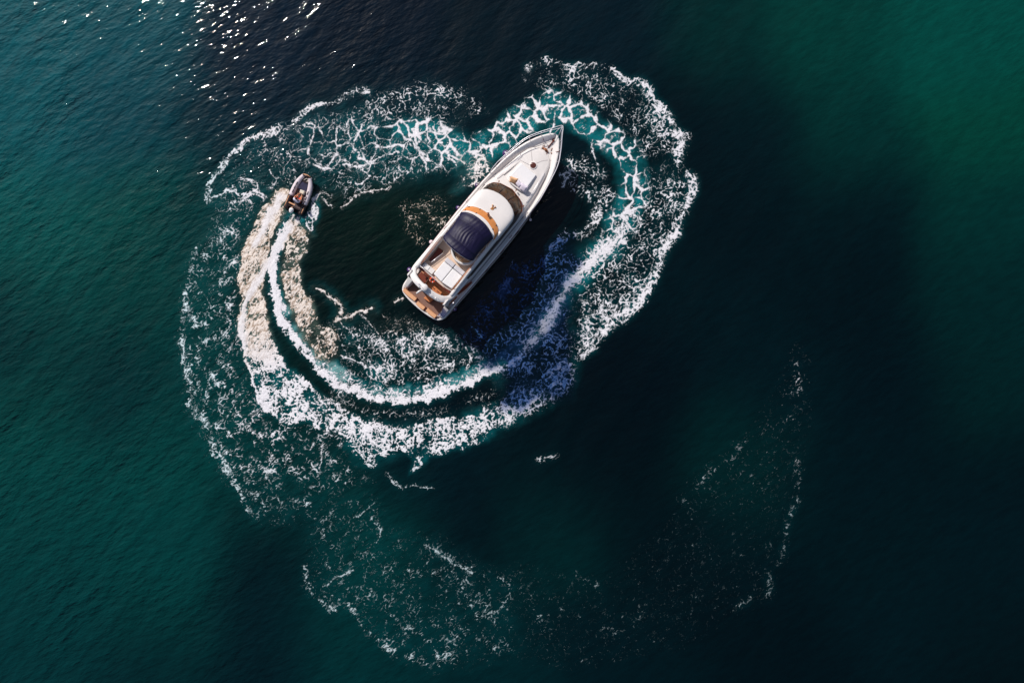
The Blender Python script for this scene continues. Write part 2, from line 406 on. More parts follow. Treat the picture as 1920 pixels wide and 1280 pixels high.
# strands: points, half width, break-up, tone, blue, halo
STR = [
 ([(592,540),(612,550),(628,560),(636,575),(641,590)],3.2,.4,.6,0,.15),
 ([(632,604),(648,597),(664,590),(682,580),(698,574)],4.0,.2,.6,0,.15),
 ([(742,568),(750,564),(757,562)],2.0,.5,.6),
 ([(641,606),(650,618),(660,632)],1.6,.4,0,0,.2),
 ([(560,340),(556,330)],1.2,.3),
 ([(574,230),(588,238),(584,262),(574,288)],2.6,.3,0,0,.3),
 ([(590,305),(605,312),(628,314)],2.6,.2,0,0,.2),
 ([(642,308),(660,314),(682,322),(690,334),(668,342)],2.4,.3,0,0,.2),
 ([(682,232),(672,252),(664,268),(668,288),(676,298)],2.4,.3,0,0,.45),
 ([(676,298),(690,302),(704,296),(728,290),(752,286)],2.4,.3,0,0,.45),
 ([(770,240),(776,262),(790,284),(808,302)],2.4,.2,0,0,.5),
 ([(812,240),(818,262),(838,276),(842,296),(856,312)],2.4,.2,0,0,.5),
 ([(700,268),(718,278),(746,276),(766,274)],2.0,.4,0,0,.5),
 ([(396,374),(418,362),(432,354),(441,352),(447,364),(462,366),(480,360),(497,372)],2.5,.25,0,0,.1),
 ([(447,332),(468,338),(480,345),(483,362)],1.9,.3,0,0,.1),
 ([(510,350),(520,338),(514,330),(506,322)],1.7,.4,0,0,.1),
 ([(440,378),(458,376),(474,386)],2.0,.3),
 ([(456,374),(476,366),(492,374)],2.4,.2),
 ([(592,372),(604,364),(616,366)],2.4,.3,.3),([(606,372),(618,380),(626,388)],1.8,.4,.3),
 ([(640,388),(654,380),(664,372),(690,360),(720,352),(735,346)],2.0,.55,.4),
 ([(715,625),(700,612),(688,600),(675,592)],1.4,.6,0,0,.1),
 ([(640,668),(660,676),(690,686),(712,690),(740,694)],2.4,.4),
 ([(800,690),(820,690),(842,684),(852,676),(846,700)],1.8,.3),
 ([(866,642),(874,655),(880,672),(872,690)],1.8,.5),
 ([(724,890),(736,899),(750,912),(762,914)],1.5,.3),([(762,914),(790,913),(808,912)],1.1,.6),
 ([(604,846),(600,868),(596,892)],1.6,.5),([(590,832),(584,842)],1.8,.3),
 ([(1012,862),(1026,857),(1042,851),(1046,850)],2.2,.5),
 ([(700,972),(710,982),(712,1000),(706,1016)],1.5,.35),([(665,968),(690,955),(700,940)],1.4,.6),
 ([(610,1096),(626,1082),(640,1078),(658,1068)],1.9,.3),
 ([(800,1020),(816,1030),(840,1050),(862,1060),(880,1075)],1.7,.5),
 ([(1040,215),(1034,235),(1030,252)],2.6,.1,0,0,.5),
 ([(1110,262),(1114,292),(1118,306)],1.8,.4),
 ([(1056,328),(1064,336),(1056,350)],1.8,.3),
 ([(1056,344),(1066,334),(1072,328)],1.8,.2),
]
# patches: style, density, softness, polygon, tone, aeration
PATCH = [
 ('D',.77,12,[(645,795),(700,785),(770,800),(785,835),(740,848),(712,868),(672,868),(650,835)],0,.2),
 ('D',.76,12,[(790,792),(850,780),(905,765),(975,748),(995,768),(935,806),(860,838),(800,850)],0,.15),
 ('D',.68,9,[(664,612),(700,618),(738,634),(770,614),(802,612),(842,628),(852,650),(836,662),(792,662),(786,682),(768,688),(744,664),(706,668),(684,650)],0,.1),
 ('D',.66,8,[(690,684),(716,682),(742,700),(728,722),(704,722),(690,706)],0,.3),
 ('M',.42,14,[(650,612),(760,600),(860,624),(885,690),(850,715),(760,722),(690,718),(640,672),(668,660)],0,.08),
 ('M',.42,14,[(560,600),(640,610),(690,700),(660,720),(600,680)],0,.0),
 ('M',.34,10,[(620,735),(700,765),(800,768),(900,735),(985,700),(990,740),(880,765),(780,790),(690,785),(600,740)],.15,.0),
 ('M',.46,16,[(860,640),(900,560),(960,500),(1040,460),(1080,470),(1078,700),(1000,740),(960,740),(905,700)],0,.16),
 ('M',.66,12,[(930,770),(960,720),(1010,700),(1078,650),(1082,690),(1066,740),(1000,770),(950,800)],0,.2),
 ('M',.58,12,[(1080,600),(1130,560),(1180,540),(1228,500),(1214,560),(1160,604),(1120,650),(1076,684)],0,.0),
 ('M',.50,14,[(1088,520),(1140,480),(1190,400),(1200,320),(1250,300),(1290,340),(1290,400),(1250,470),(1225,520),(1150,600),(1085,640)],0,.06),
 ('D',.66,9,[(1072,680),(1080,636),(1112,640),(1110,655),(1092,672)],0,0),
 ('M',.42,12,[(1005,135),(1060,122),(1130,132),(1190,160),(1236,205),(1280,262),(1280,300),(1210,300),(1160,240),(1110,190),(1050,170),(1000,165)],0,0),
 ('M',.46,12,[(1055,300),(1100,290),(1140,310),(1160,390),(1130,400),(1060,352)],0,0),
 ('M',.5,12,[(1060,322),(1130,320),(1150,345),(1090,352)],0,0),
 ('M',.42,14,[(720,170),(800,150),(900,175),(915,205),(860,240),(780,235),(700,235),(640,220),(690,175)],0,.03),
 ('L',.62,16,[(560,235),(680,215),(800,225),(900,262),(900,320),(800,320),(700,330),(620,318),(560,300)],0,.25),
 ('M',.33,16,[(410,330),(470,270),(580,215),(700,190),(740,260),(820,250),(870,320),(760,335),(680,365),(600,350),(520,360),(400,400)],0,.10),
 ('M',.42,14,[(640,330),(800,300),(830,320),(720,352),(640,385)],0,.04),
 ('M',.5,10,[(394,380),(450,372),(490,380),(470,410),(450,450),(430,470),(390,450)],0,.1),
 ('S',.45,20,[(350,500),(400,440),(450,430),(450,600),(460,720),(520,800),(640,830),(640,900),(560,980),(480,970),(420,880),(360,780),(340,640)],0,.06),
 ('S',.48,20,[(340,640),(440,620),(470,760),(640,850),(600,980),(500,975),(420,880),(352,770)],0,.04),
 ('S',.30,24,[(570,920),(700,940),(720,1000),(820,1010),(900,1070),(960,1080),(960,1220),(880,1240),(760,1220),(660,1140),(580,1110),(590,1040)],0,.04),
 ('S',.42,16,[(690,1190),(800,1150),(870,1180),(860,1240),(820,1252),(740,1225)],0,.06),
 ('S',.09,24,[(960,1060),(1120,1100),(1240,1000),(1300,900),(1420,800),(1500,650),(1515,720),(1505,900),(1450,1110),(1300,1200),(1100,1250),(980,1240)],0,.0),
 ('M',.34,10,[(745,385),(800,362),(850,372),(868,395),(850,420),(820,450),(790,470),(760,440)],.9,.0),
 ('M',.52,8,[(860,300),(905,296),(925,312),(915,330),(880,352),(850,360),(860,330)],.3,.3),
 ('S',.40,14,[(690,590),(780,595),(800,612),(720,620)],.6,0),
 ('S',.45,10,[(660,640),(560,830),(640,860),(700,900),(640,920)],0,0),
]
EDGE = [
 ('M',.66,8,[(388,378),(396,352),(404,335),(420,300),(436,285),(460,266),(495,255),(530,240),(552,228),(575,206),(600,198),(625,190),(645,178),(665,168),(690,168)]),
 ('D',.60,6,[(404,335),(420,302),(430,288)]),
 ('D',.64,8,[(566,216),(590,200),(620,192),(650,184),(680,166)]),
 ('M',.52,8,[(365,470),(356,520),(348,560),(342,610),(345,650),(345,700),(360,745),(356,765),(390,800),(400,840),(420,870),(440,910),(470,960)]),
 ('D',.68,5,[(345,706),(354,690),(360,684)]),('D',.68,5,[(350,762),(356,746),(372,730)]),
 ('M',.60,10,[(985,150),(996,126),(1020,116),(1060,124),(1100,122),(1140,128),(1180,150),(1210,158),(1236,196),(1262,232)]),
 ('M',.68,13,[(1205,160),(1228,190),(1244,215),(1240,245),(1272,250),(1285,262),(1268,290),(1280,318),(1300,334),(1296,372),(1276,400),(1262,440),(1240,470),(1232,510),(1205,560),(1170,590),(1140,612),(1110,650),(1084,672)]),
 ('D',.63,8,[(1290,330),(1298,360),(1284,392),(1270,408)]),
 ('D',.62,7,[(1232,500),(1244,470),(1262,440)]),
 ('D',.62,9,[(1150,606),(1120,630),(1090,670)]),
 ('S',.66,9,[(575,1068),(580,1100),(600,1128),(625,1142),(645,1120),(680,1170),(720,1210),(760,1225),(800,1240),(832,1250),(846,1232)]),
 ('D',.62,7,[(577,1080),(584,1108),(606,1130),(622,1138)]),('D',.62,7,[(808,1196),(822,1225),(834,1246)]),
 ('S',.50,8,[(800,1020),(850,1050),(900,1080),(955,1090),(950,1120),(920,1150)]),
 ('S',.40,8,[(1288,940),(1340,880),(1370,860),(1400,820)]),('S',.38,8,[(1495,860),(1498,900),(1480,980),(1460,1060)]),
 ('S',.42,8,[(1440,1075),(1445,1105),(1410,1125),(1375,1140)]),('S',.38,8,[(1080,1075),(1110,1090),(1125,1110)]),
 ('S',.36,8,[(1000,1170),(1060,1140),(1160,1190),(1200,1150)]),('S',.36,10,[(1490,680),(1500,760),(1440,800)]),
 ('M',.62,12,[(1120,400),(1100,440),(1080,440)]),
 ('M',.66,12,[(960,500),(940,560),(910,600)]),('M',.60,14,[(1060,440),(1020,490),(980,520)]),
]

WATER_GAIN = 0.67; COAT_B = .094
# ------------------------------------------------------------------ the sea
PXM = 24.0                                            # photograph pixels per metre of water
SEA = [ # depth tint read over the bay: px, py, (r, g, b) as seen
(60,80,0,86,92),(240,80,0,78,86),(480,80,2,26,42),(700,80,2,18,32),(950,80,2,20,28),(1150,80,1,22,30),(1350,80,0,42,38),(1550,80,0,60,50),(1800,80,0,74,62),
(60,240,0,84,88),(240,240,0,68,76),(400,240,0,36,46),(700,240,0,30,38),(1000,240,0,20,26),(1250,240,0,12,17),(1400,240,0,20,24),(1600,240,0,48,42),(1850,240,0,66,50),
(60,400,0,82,76),(250,400,0,74,66),(380,400,0,52,50),(700,420,2,26,14),(1100,400,0,12,14),(1350,400,0,14,18),(1600,400,0,20,23),(1850,400,0,48,42),
(60,540,0,74,66),(250,560,0,60,54),(600,500,0,16,10),(750,540,0,12,9),(1000,560,0,6,10),(1300,560,0,18,22),(1600,560,0,14,18),(1850,560,0,36,34),(10,625,0,30,36),
(60,720,0,66,58),(200,710,0,44,44),(400,720,0,54,50),(900,620,0,6,10),(1200,720,0,8,14),(1450,720,0,20,24),(1700,720,0,14,19),(1850,720,0,34,32),(600,720,0,22,18),
(60,880,0,66,60),(300,880,0,64,58),(500,900,0,48,44),(800,900,0,22,27),(1050,900,0,14,18),(1150,860,0,10,14),(1390,880,0,36,34),(1600,880,0,18,22),(1850,880,0,17,20),
(60,1010,0,60,56),(300,1010,0,62,58),(520,1030,0,20,25),(700,1010,0,52,48),(900,1000,0,9,15),(1035,1010,0,42,40),(1200,1010,0,13,17),(1400,1010,0,18,22),(1650,1010,0,19,22),(1850,1010,0,20,24),
(60,1160,0,56,54),(300,1160,0,56,52),(485,1180,0,24,29),(650,1160,0,50,48),(850,1160,0,36,36),(1100,1160,0,20,24),(1400,1160,0,12,16),(1700,1160,0,20,24),(1850,1160,0,17,20),
(60,1270,0,48,48),(280,1270,0,34,36),(450,1270,0,26,30),(700,1270,0,44,44),(950,1270,0,34,36),(1200,1270,0,20,24),(1500,1270,0,12,16),(1850,1270,0,12,14)]
def waves(x, y):
    """height of the water surface, metres"""
    dx, dy = .82, -.57                                 # the swell runs down and to the right
    u = x*dx+y*dy; v = -x*dy+y*dx
    wv = 1.6*fbm(x/9, y/9, 301, 2)
    calm = .45+.55*ss(6, -24, x-.25*y)                 # the ruffled side lies up sun
    z = .026*np.sin(u*2*np.pi/3.4+wv*2.2)*(.5+.5*fbm(x/7, y/7, 302, 2))
    z = z+(.022*fbm(u/1.0, v/2.2, 303, 2)+.007*fbm(u/.5, v/.8, 304, 2))*calm+.02*fbm(x/3.1, y/4.3, 305, 2)
    return z
GX0, GX1, GY0, GY1, GS = -44., 44., -31., 31., .125
gx = np.arange(GX0, GX1+1e-6, GS); gy = np.arange(GY0, GY1+1e-6, GS)
ext = lambda: np.cumsum(.125*1.17**np.arange(1, 55))
EX = ext()
xs = np.concatenate([GX0-EX[::-1], gx, GX1+EX]); ys = np.concatenate([GY0-EX[::-1], gy, GY1+EX])
WX, WY = np.meshgrid(xs, ys)
edge = np.maximum(np.maximum(np.abs(WX)-43, np.abs(WY)-30), 0)
near = np.exp(-(edge/6)**2)
WZ = waves(WX, WY)*near
def grid_faces(h, w_):
    i = np.arange(h*w_).reshape(h, w_)
    return np.stack([i[:-1, :-1], i[:-1, 1:], i[1:, 1:], i[1:, :-1]], -1).reshape(-1, 4)
def np_mesh(name, V, F, smooth=True):
    me = bpy.data.meshes.new(name)
    me.vertices.add(len(V)); me.vertices.foreach_set('co', V.astype(np.float32).ravel())
    me.loops.add(F.size); me.loops.foreach_set('vertex_index', F.astype(np.int32).ravel())
    me.polygons.add(len(F)); me.polygons.foreach_set('loop_start', (np.arange(len(F))*4).astype(np.int32))
    me.polygons.foreach_set('use_smooth', np.full(len(F), smooth))
    me.update(calc_edges=True); return me
def colattr(me, name, C, al=None):
    a = me.color_attributes.new(name, 'FLOAT_COLOR', 'POINT')
    a.data.foreach_set('color', np.concatenate([C, np.ones((len(C), 1)) if al is None else al[:, None]], 1).astype(np.float32).ravel())
FX0, FX1, FY0, FY1 = 320, 1540, 90, 1280
X_, Y_, f_, A_, T_, B_ = build(FX0, FX1, FY0, FY1, 1.0)
# tint of the water from its depth and bottom
px = WX*PXM+960; py = -WY*PXM+640
pxw = np.clip(px, -60, 1980)+30*fbm(px/150, py/150, 401, 3); pyw = np.clip(py, -60, 1340)+30*fbm(px/150, py/150, 402, 3)
num = np.zeros(WX.shape+(3,)); den = np.zeros(WX.shape)
for a, b, r, g, bl in SEA:
    k = np.exp(-((pxw-a)**2+(pyw-b)**2)/(2*72.**2))+1e-9
    num += k[..., None]*np.array(lin(r, g, bl)); den += k
tint = num/den[..., None]
# aerated water round the wake
cx = np.clip((px-FX0), 0, A_.shape[1]-1.001); cy = np.clip((py-FY0), 0, A_.shape[0]-1.001)
ix = cx.astype(int); iy = cy.astype(int); tx = cx-ix; ty = cy-iy
bil = lambda G: (G[iy, ix]*(1-tx)+G[iy, ix+1]*tx)*(1-ty)+(G[iy+1, ix]*(1-tx)+G[iy+1, ix+1]*tx)*ty
inside = (px > FX0) & (px < FX1-1) & (py > FY0) & (py < FY1-1)
aer = np.where(inside, bil(A_), 0); shade_mask = np.where(inside, bil(B_), 0); ton = np.where(inside, bil(T_), 0)
def blur(a, r):
    for ax in (0, 1):
        c = np.cumsum(np.pad(a, [(r+1, r) if k == ax else (0, 0) for k in (0, 1)], mode='edge'), axis=ax); s0 = [slice(None)]*2; s1 = [slice(None)]*2; s0[ax] = slice(2*r+1, None); s1[ax] = slice(0, -2*r-1); a = (c[tuple(s0)]-c[tuple(s1)])/(2*r+1)
    return a
milk = blur(blur((f_ > .2).astype(np.float64), 7), 7)
aer = np.maximum(aer, np.where(inside, bil(milk), 0)**1.3*.55)
aer = aer*(.78+.85*fbm(px/20, py/20, 411, 3)); aer = np.clip(aer, 0, 1)
teal = np.array(lin(14, 126, 128))*(1-ton[..., None]*.9)+np.array(lin(98, 108, 90))*ton[..., None]*.9
teal = teal*(1-shade_mask[..., None])+np.array(lin(10, 44, 84))*shade_mask[..., None]  # the painted shade carried into the water tint
# milky water right behind the propeller
p1 = np.exp(-((px-650)/170)**2)*ss(.5, .85, aer)*(py > 560)*(1-ton)
teal = teal+p1[..., None]*np.array([.20, .26, .215])
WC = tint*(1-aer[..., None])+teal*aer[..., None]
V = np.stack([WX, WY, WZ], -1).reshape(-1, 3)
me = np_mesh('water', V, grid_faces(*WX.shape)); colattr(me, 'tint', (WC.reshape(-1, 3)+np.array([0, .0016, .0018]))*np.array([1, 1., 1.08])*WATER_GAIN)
water = bpy.data.objects.new('water', me); S.collection.objects.link(water); water['kind'] = 'structure'
m = bpy.data.materials.new('sea_water'); m.use_nodes = True
n, l = m.node_tree.nodes, m.node_tree.links; b = n['Principled BSDF']
at = n.new('ShaderNodeAttribute'); at.attribute_name = 'tint'
tc = n.new('ShaderNodeTexCoord')
b.inputs['Roughness'].default_value = 1; b.inputs['Specular IOR Level'].default_value = 0
b.inputs['Coat Weight'].default_value = 1; b.inputs['Coat Roughness'].default_value = .04; b.inputs['Coat IOR'].default_value = 1.33
def noise(scale, rot, sx_, sy_, det, ro=.55):
    mp = n.new('ShaderNodeMapping'); mp.vector_type = 'TEXTURE'; mp.inputs['Rotation'].default_value = (0, 0, math.radians(rot)); mp.inputs['Scale'].default_value = (sx_, sy_, 1); l.new(tc.outputs['Object'], mp.inputs[0])
    t = n.new('ShaderNodeTexNoise'); t.inputs['Scale'].default_value = scale; t.inputs['Detail'].default_value = det; t.inputs['Roughness'].default_value = ro; l.new(mp.outputs[0], t.inputs['Vector']); return t
def rng(src, a, b_, c, d):
    mr = n.new('ShaderNodeMapRange'); [mr.inputs[i+1].__setattr__('default_value', q) for i, q in enumerate((a, b_, c, d))]; l.new(src, mr.inputs[0]); return mr.outputs[0]
def mul(a, b_):
    q = n.new('ShaderNodeMath'); q.operation = 'MULTIPLY'; l.new(a, q.inputs[0]); l.new(b_, q.inputs[1]); return q.outputs[0]
def bump(h, strength, dist, base=None):
    q = n.new('ShaderNodeBump'); q.inputs['Distance'].default_value = dist; l.new(h, q.inputs['Height']); l.new(strength, q.inputs['Strength'])
    if base: l.new(base, q.inputs['Normal'])
    return q.outputs[0]
rip = noise(1.7, 28, 2.1, .9, 2.5); sw = noise(.34, 48, 4.5, 1, 3, .6); fine_ = noise(3.6, 20, 1.6, .9, 3, .6)
paws = noise(.12, 0, 1, 1, 2)
sx = n.new('ShaderNodeSeparateXYZ'); l.new(tc.outputs['Object'], sx.inputs[0])
g1 = n.new('ShaderNodeMath'); g1.operation = 'MULTIPLY_ADD'; g1.inputs[1].default_value = -.35; l.new(sx.outputs[1], g1.inputs[0]); l.new(sx.outputs[0], g1.inputs[2])
wind = mul(rng(g1.outputs[0], 6, -28, .30, 1.), rng(paws.outputs[0], .35, .65, .6, 1.15))
# the glossy skin of the water: low, rounded ripples
l.new(bump(fine_.outputs[0], wind, .018, bump(rip.outputs[0], wind, COAT_B)), b.inputs['Coat Normal'])
# light coming up from inside the water is bent by every slope, small and large
l.new(bump(sw.outputs[0], wind, .55, bump(rip.outputs[0], wind, .26, bump(fine_.outputs[0], wind, .10))), b.inputs['Normal'])
n1 = rip
# light and dark of the ripples painted into the base colour
mr3 = n.new('ShaderNodeMapRange'); mr3.inputs[1].default_value = .3; mr3.inputs[2].default_value = .7; mr3.inputs[3].default_value = .86; mr3.inputs[4].default_value = 1.16; l.new(n1.outputs[0], mr3.inputs[0])
mm = n.new('ShaderNodeMix'); mm.data_type = 'RGBA'; mm.blend_type = 'MULTIPLY'; mm.inputs[0].default_value = 1; l.new(at.outputs['Color'], mm.inputs[6]); l.new(mr3.outputs[0], mm.inputs[7])
l.new(mm.outputs[2], b.inputs['Base Color'])
me.materials.append(m)

# ------------------------------------------------------------------ foam lying on the sea
fx = (X_-960)/PXM; fy = -(Y_-640)/PXM
gi = (fx-GX0)/GS; gj = (fy-GY0)/GS; i0 = gi.astype(int); j0 = gj.astype(int); ti = gi-i0; tj = gj-j0
k0 = len(EX); Wc = WZ[k0:k0+len(gy), k0:k0+len(gx)]
wz = (Wc[j0, i0]*(1-ti)+Wc[j0, i0+1]*ti)*(1-tj)+(Wc[j0+1, i0]*(1-ti)+Wc[j0+1, i0+1]*ti)*tj
nf = fbm(X_/2.4, Y_/2.4, 501, 2); nm = fbm(X_/6+.3*Y_/6, Y_/5, 502, 2); ng = fbm(X_/34, Y_/34, 503, 3)
fr = T_
fz = wz+np.where(f_ < -.6, np.clip(f_+.6, -2, 0)*.05, np.clip(f_, 0, 4)*.005)+np.clip(f_, 0, 1.2)*(nf*.008*(.3+fr)+nm*.004)+.003
white = np.array([.75, .73, .76]); creamy = np.array([.76, .67, .60]); tan_ = np.array([.33, .235, .165]); shade_tint = np.array(lin(36, 80, 140))
thin = ss(1.1, .0, f_)
stk = fbm((X_*.55-Y_*.83)/6.5, (X_*.83+Y_*.55)/1.9, 505, 2)
flk = ss(.12, -.50, .45*nm+.4*nf+.35*vn(X_/1.9, Y_/1.9, 504)+1.3*stk)
C = white*(1-fr[..., None])+creamy*fr[..., None]
kk = (fr*np.clip(flk*.85+.35*thin, 0, 1))[..., None]; C = C*(1-kk)+tan_*kk
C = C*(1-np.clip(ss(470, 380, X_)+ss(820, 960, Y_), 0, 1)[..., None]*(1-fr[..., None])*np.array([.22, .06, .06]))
kk = ((1-fr)*thin*.5)[..., None]; C = C*(1-kk)+np.array([.30, .42, .44])*kk
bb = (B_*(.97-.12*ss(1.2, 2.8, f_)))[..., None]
C = C*(1-bb)+shade_tint*(.75+.5*ss(-.4, .4, ng+nf*.4))[..., None]*bb  # shade put into the foam colour as blue
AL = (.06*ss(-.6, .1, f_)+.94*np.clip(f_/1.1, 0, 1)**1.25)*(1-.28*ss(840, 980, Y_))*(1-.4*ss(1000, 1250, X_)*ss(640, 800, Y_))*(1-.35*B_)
pos = (f_ > -.6); q = (pos[:-1, :-1] | pos[:-1, 1:] | pos[1:, :-1] | pos[1:, 1:])
F = grid_faces(*f_.shape)[q.ravel()][:, ::-1]
used = np.unique(F); rem = np.full(f_.size, -1); rem[used] = np.arange(len(used)); F = rem[F]
V = np.stack([fx.ravel()[used], fy.ravel()[used], fz.ravel()[used]], -1)
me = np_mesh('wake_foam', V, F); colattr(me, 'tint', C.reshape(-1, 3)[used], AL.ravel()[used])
foam = bpy.data.objects.new('wake_foam', me); S.collection.objects.link(foam)
tag(foam, 'white and cream foam of the dinghy\'s looping wake spread over the sea', 'foam', None, 'stuff')
m = bpy.data.materials.new('sea_foam'); m.use_nodes = True
n, l = m.node_tree.nodes, m.node_tree.links; b = n['Principled BSDF']; b.inputs['Roughness'].default_value = .8; b.inputs['Specular IOR Level'].default_value = .2
at = n.new('ShaderNodeAttribute'); at.attribute_name = 'tint'
tc = n.new('ShaderNodeTexCoord'); n1 = n.new('ShaderNodeTexNoise'); n1.inputs['Scale'].default_value = 9; n1.inputs['Detail'].default_value = 4; l.new(tc.outputs['Object'], n1.inputs['Vector'])
mr = n.new('ShaderNodeMapRange'); mr.inputs[1].default_value = .3; mr.inputs[2].default_value = .7; mr.inputs[3].default_value = .84; mr.inputs[4].default_value = 1.1; l.new(n1.outputs[0], mr.inputs[0])
mm = n.new('ShaderNodeMix'); mm.data_type = 'RGBA'; mm.blend_type = 'MULTIPLY'; mm.inputs[0].default_value = 1; l.new(at.outputs['Color'], mm.inputs[6]); l.new(mr.outputs[0], mm.inputs[7])
l.new(mm.outputs[2], b.inputs['Base Color']); me.materials.append(m)
tr = n.new('ShaderNodeBsdfTransparent'); mxs = n.new('ShaderNodeMixShader'); l.new(at.outputs['Alpha'], mxs.inputs[0]); l.new(tr.outputs[0], mxs.inputs[1]); l.new(b.outputs[0], mxs.inputs[2]); l.new(mxs.outputs[0], n['Material Output'].inputs[0])
print('foam faces', len(F), 'water faces', len(water.data.polygons))
del X_, Y_, A_, T_, B_, fz, wz
# ------------------------------------------------------------------ the motor yacht (x runs to the bow, y to port)
YA = math.radians(50.5)
yacht = thing('motor_yacht', 'large white flybridge motor yacht with navy canvas top, lying inside the ring of foam', 'motor yacht',
              (-7.031+.1*math.sin(YA), 2.969-.1*math.cos(YA), 0), YA)
HB = [(-.42, .0), (-.40, .55), (-.34, 1.2), (-.2, 1.72), (.0, 1.93), (.35, 2.06), (1.3, 2.14), (3, 2.21), (6.5, 2.27), (8.5, 2.25), (10.2, 2.19), (12, 2.03), (13, 1.87), (14.1, 1.56), (15.0, 1.14), (15.5, .83), (15.9, .52), (16.12, .27), (16.2, 0)]
SH = [(-.5, .72), (.9, .76), (1.25, 1.2), (2.0, 1.72), (4, 1.86), (8, 2.05), (12, 2.4), (16.2, 2.8)]
hb = lambda s: lerp(HB, s); sh = lambda s: lerp(SH, s)
hs = [-.42, -.415, -.40, -.37, -.34, -.27, -.2, -.1, 0, .15, .35, .6, .9, 1.05, 1.25, 1.6, 2, 2.5, 3, 4, 5, 6, 7, 8, 9, 10, 11, 12, 12.6, 13.2, 13.8, 14.3, 14.7, 15.1, 15.4, 15.7, 15.95, 16.08, 16.16, 16.2]
def hull_ring(s):
    h = hb(s); z = sh(s); k = max(0, min(1, (s-9)/7.2)); wl = h*(1-.12*k-.55*k*k)  # flared bow
    rk = -1.15*k**3                                     # raked stem
    aft = .18 if s < .9 else 0
    pts = [(s+rk*1.3, 0, -.9), (s+rk*1.1, wl*.7, -.6), (s+rk, wl*.94, .02), (s+rk*.5, (wl+h)/2+.04, z*.45), (s+rk*.12, h*.985, z*.82), (s, h, z-.06), (s-.01, h-.03 if h > .05 else 0, z)]
    return pts
rings = []
for s in hs:
    r = hull_ring(s); rings.append([(x, y, z) for x, y, z in r][::-1]+[(x, -y, z) for x, y, z in r[1:]])
hull = MB().loft(rings, close=False)
hull.build('hull', 'gel', yacht)
# gunwale cap, inner bulwark, deck
def strip(name, s0, s1, yo, yi, zo, zi, m, n=40, both=True, **kw):
    b = MB()
    for sg in ((1, -1) if both else (1,)):
        R = []
        for i in range(n+1):
            s = s0+(s1-s0)*i/n
            R.append([(s, sg*yo(s), zo(s)), (s, sg*yi(s), zi(s))])
        b.loft(R, close=False)
    return b.build(name, m, yacht, **kw)
cap = MB()
for sg in (1, -1):
    R = []
    for s in hs:
        if s < .9: continue
        h = hb(s); z = sh(s); g = min(.13, h*.4); dep = .05+.30*max(0, min(1, (s-9.5)/2.5)); dp = min(.12+.20*max(0, min(1, (s-11)/2)), h*.5)
        R.append([(s, sg*max(h-.02, 0), z-.005), (s-.02, sg*max(h-.03, 0), z+.03), (s-.03, sg*max(h-g, 0), z+.03), (s-.08*min(1, (s/14)**6), sg*max(h-g-.03, 0), z), (s-.25*min(1, (s/15)**8), sg*max(h-g-dp, 0), z-dep)])
    cap.loft(R, close=False)
cap.build('gunwale', 'gel', yacht)
def inner(s): h = hb(s); return max(0, h-min(.13, h*.4)-min(.12+.20*max(0, min(1, (s-11)/2)), h*.5))
dz = lambda s: sh(s)-.05-.30*max(0, min(1, (s-9.5)/2.5))+.004
R = []
for i in range(60):
    s = 3.6+(15.95-3.6)*i/59; y = inner(s)+.02
    R.append([(s-.25*min(1, (s/15)**8), y*k, dz(s)+.03*(1-k*k)) for k in (1, .8, .5, .2, 0, -.2, -.5, -.8, -1)])
MB().loft(R, close=False).build('deck', 'deck', yacht)
strip('side_deck', .95, 3.65, inner, lambda s: 1.62, lambda s: dz(s), lambda s: dz(s), 'side', 20)
for sg in (1, -1):
    MB().tube([(s+.0, sg*(hb(s)+.015), sh(s)-.16) for s in hs if .3 < s < 15.7], .028, 6).build('rub_rail', 'rail', yacht)
# portlights down the side of the hull, mooring cleats, scuppers
for sg in (1, -1):
    for s in (5.2, 7.0, 8.8, 10.6, 12.2):
        MB().ell((s, sg*(hb(s)+.005-(.05 if s > 10 else 0)), sh(s)*.62), .28, .04, .09, 12, 6).build('portlight', 'dark', yacht)
def cleat(s, y, z, rz=0, m='bronze', L=.16):
    c, q = math.cos(rz), math.sin(rz)
    b = MB().tube([(s-L*c, y-L*q, z+.09), (s-L*.5*c, y-L*.5*q, z+.07), (s+L*.5*c, y+L*.5*q, z+.07), (s+L*c, y+L*q, z+.09)], .022, 6)
    for k in (-.45, .45): b.tube([(s+k*L*c, y+k*L*q, z), (s+k*L*c, y+k*L*q, z+.07)], .02, 6)
    b.build('cleat', m, yacht)
cleat(15.25, -.86, sh(15)+.02, -.9, 'teakdark'); cleat(15.35, .62, sh(15)-.12, .8, 'rail'); cleat(8.2, -2.13, sh(8)+.03); cleat(8.2, 2.13, sh(8)+.03, 0, 'rail')
cleat(1.6, 2.0, sh(1.6)+.03, 0, 'bronze'); cleat(1.6, -2.0, sh(1.6)+.03, 0, 'bronze'); cleat(5.6, 2.15, sh(5.6)+.03, 0, 'rail')
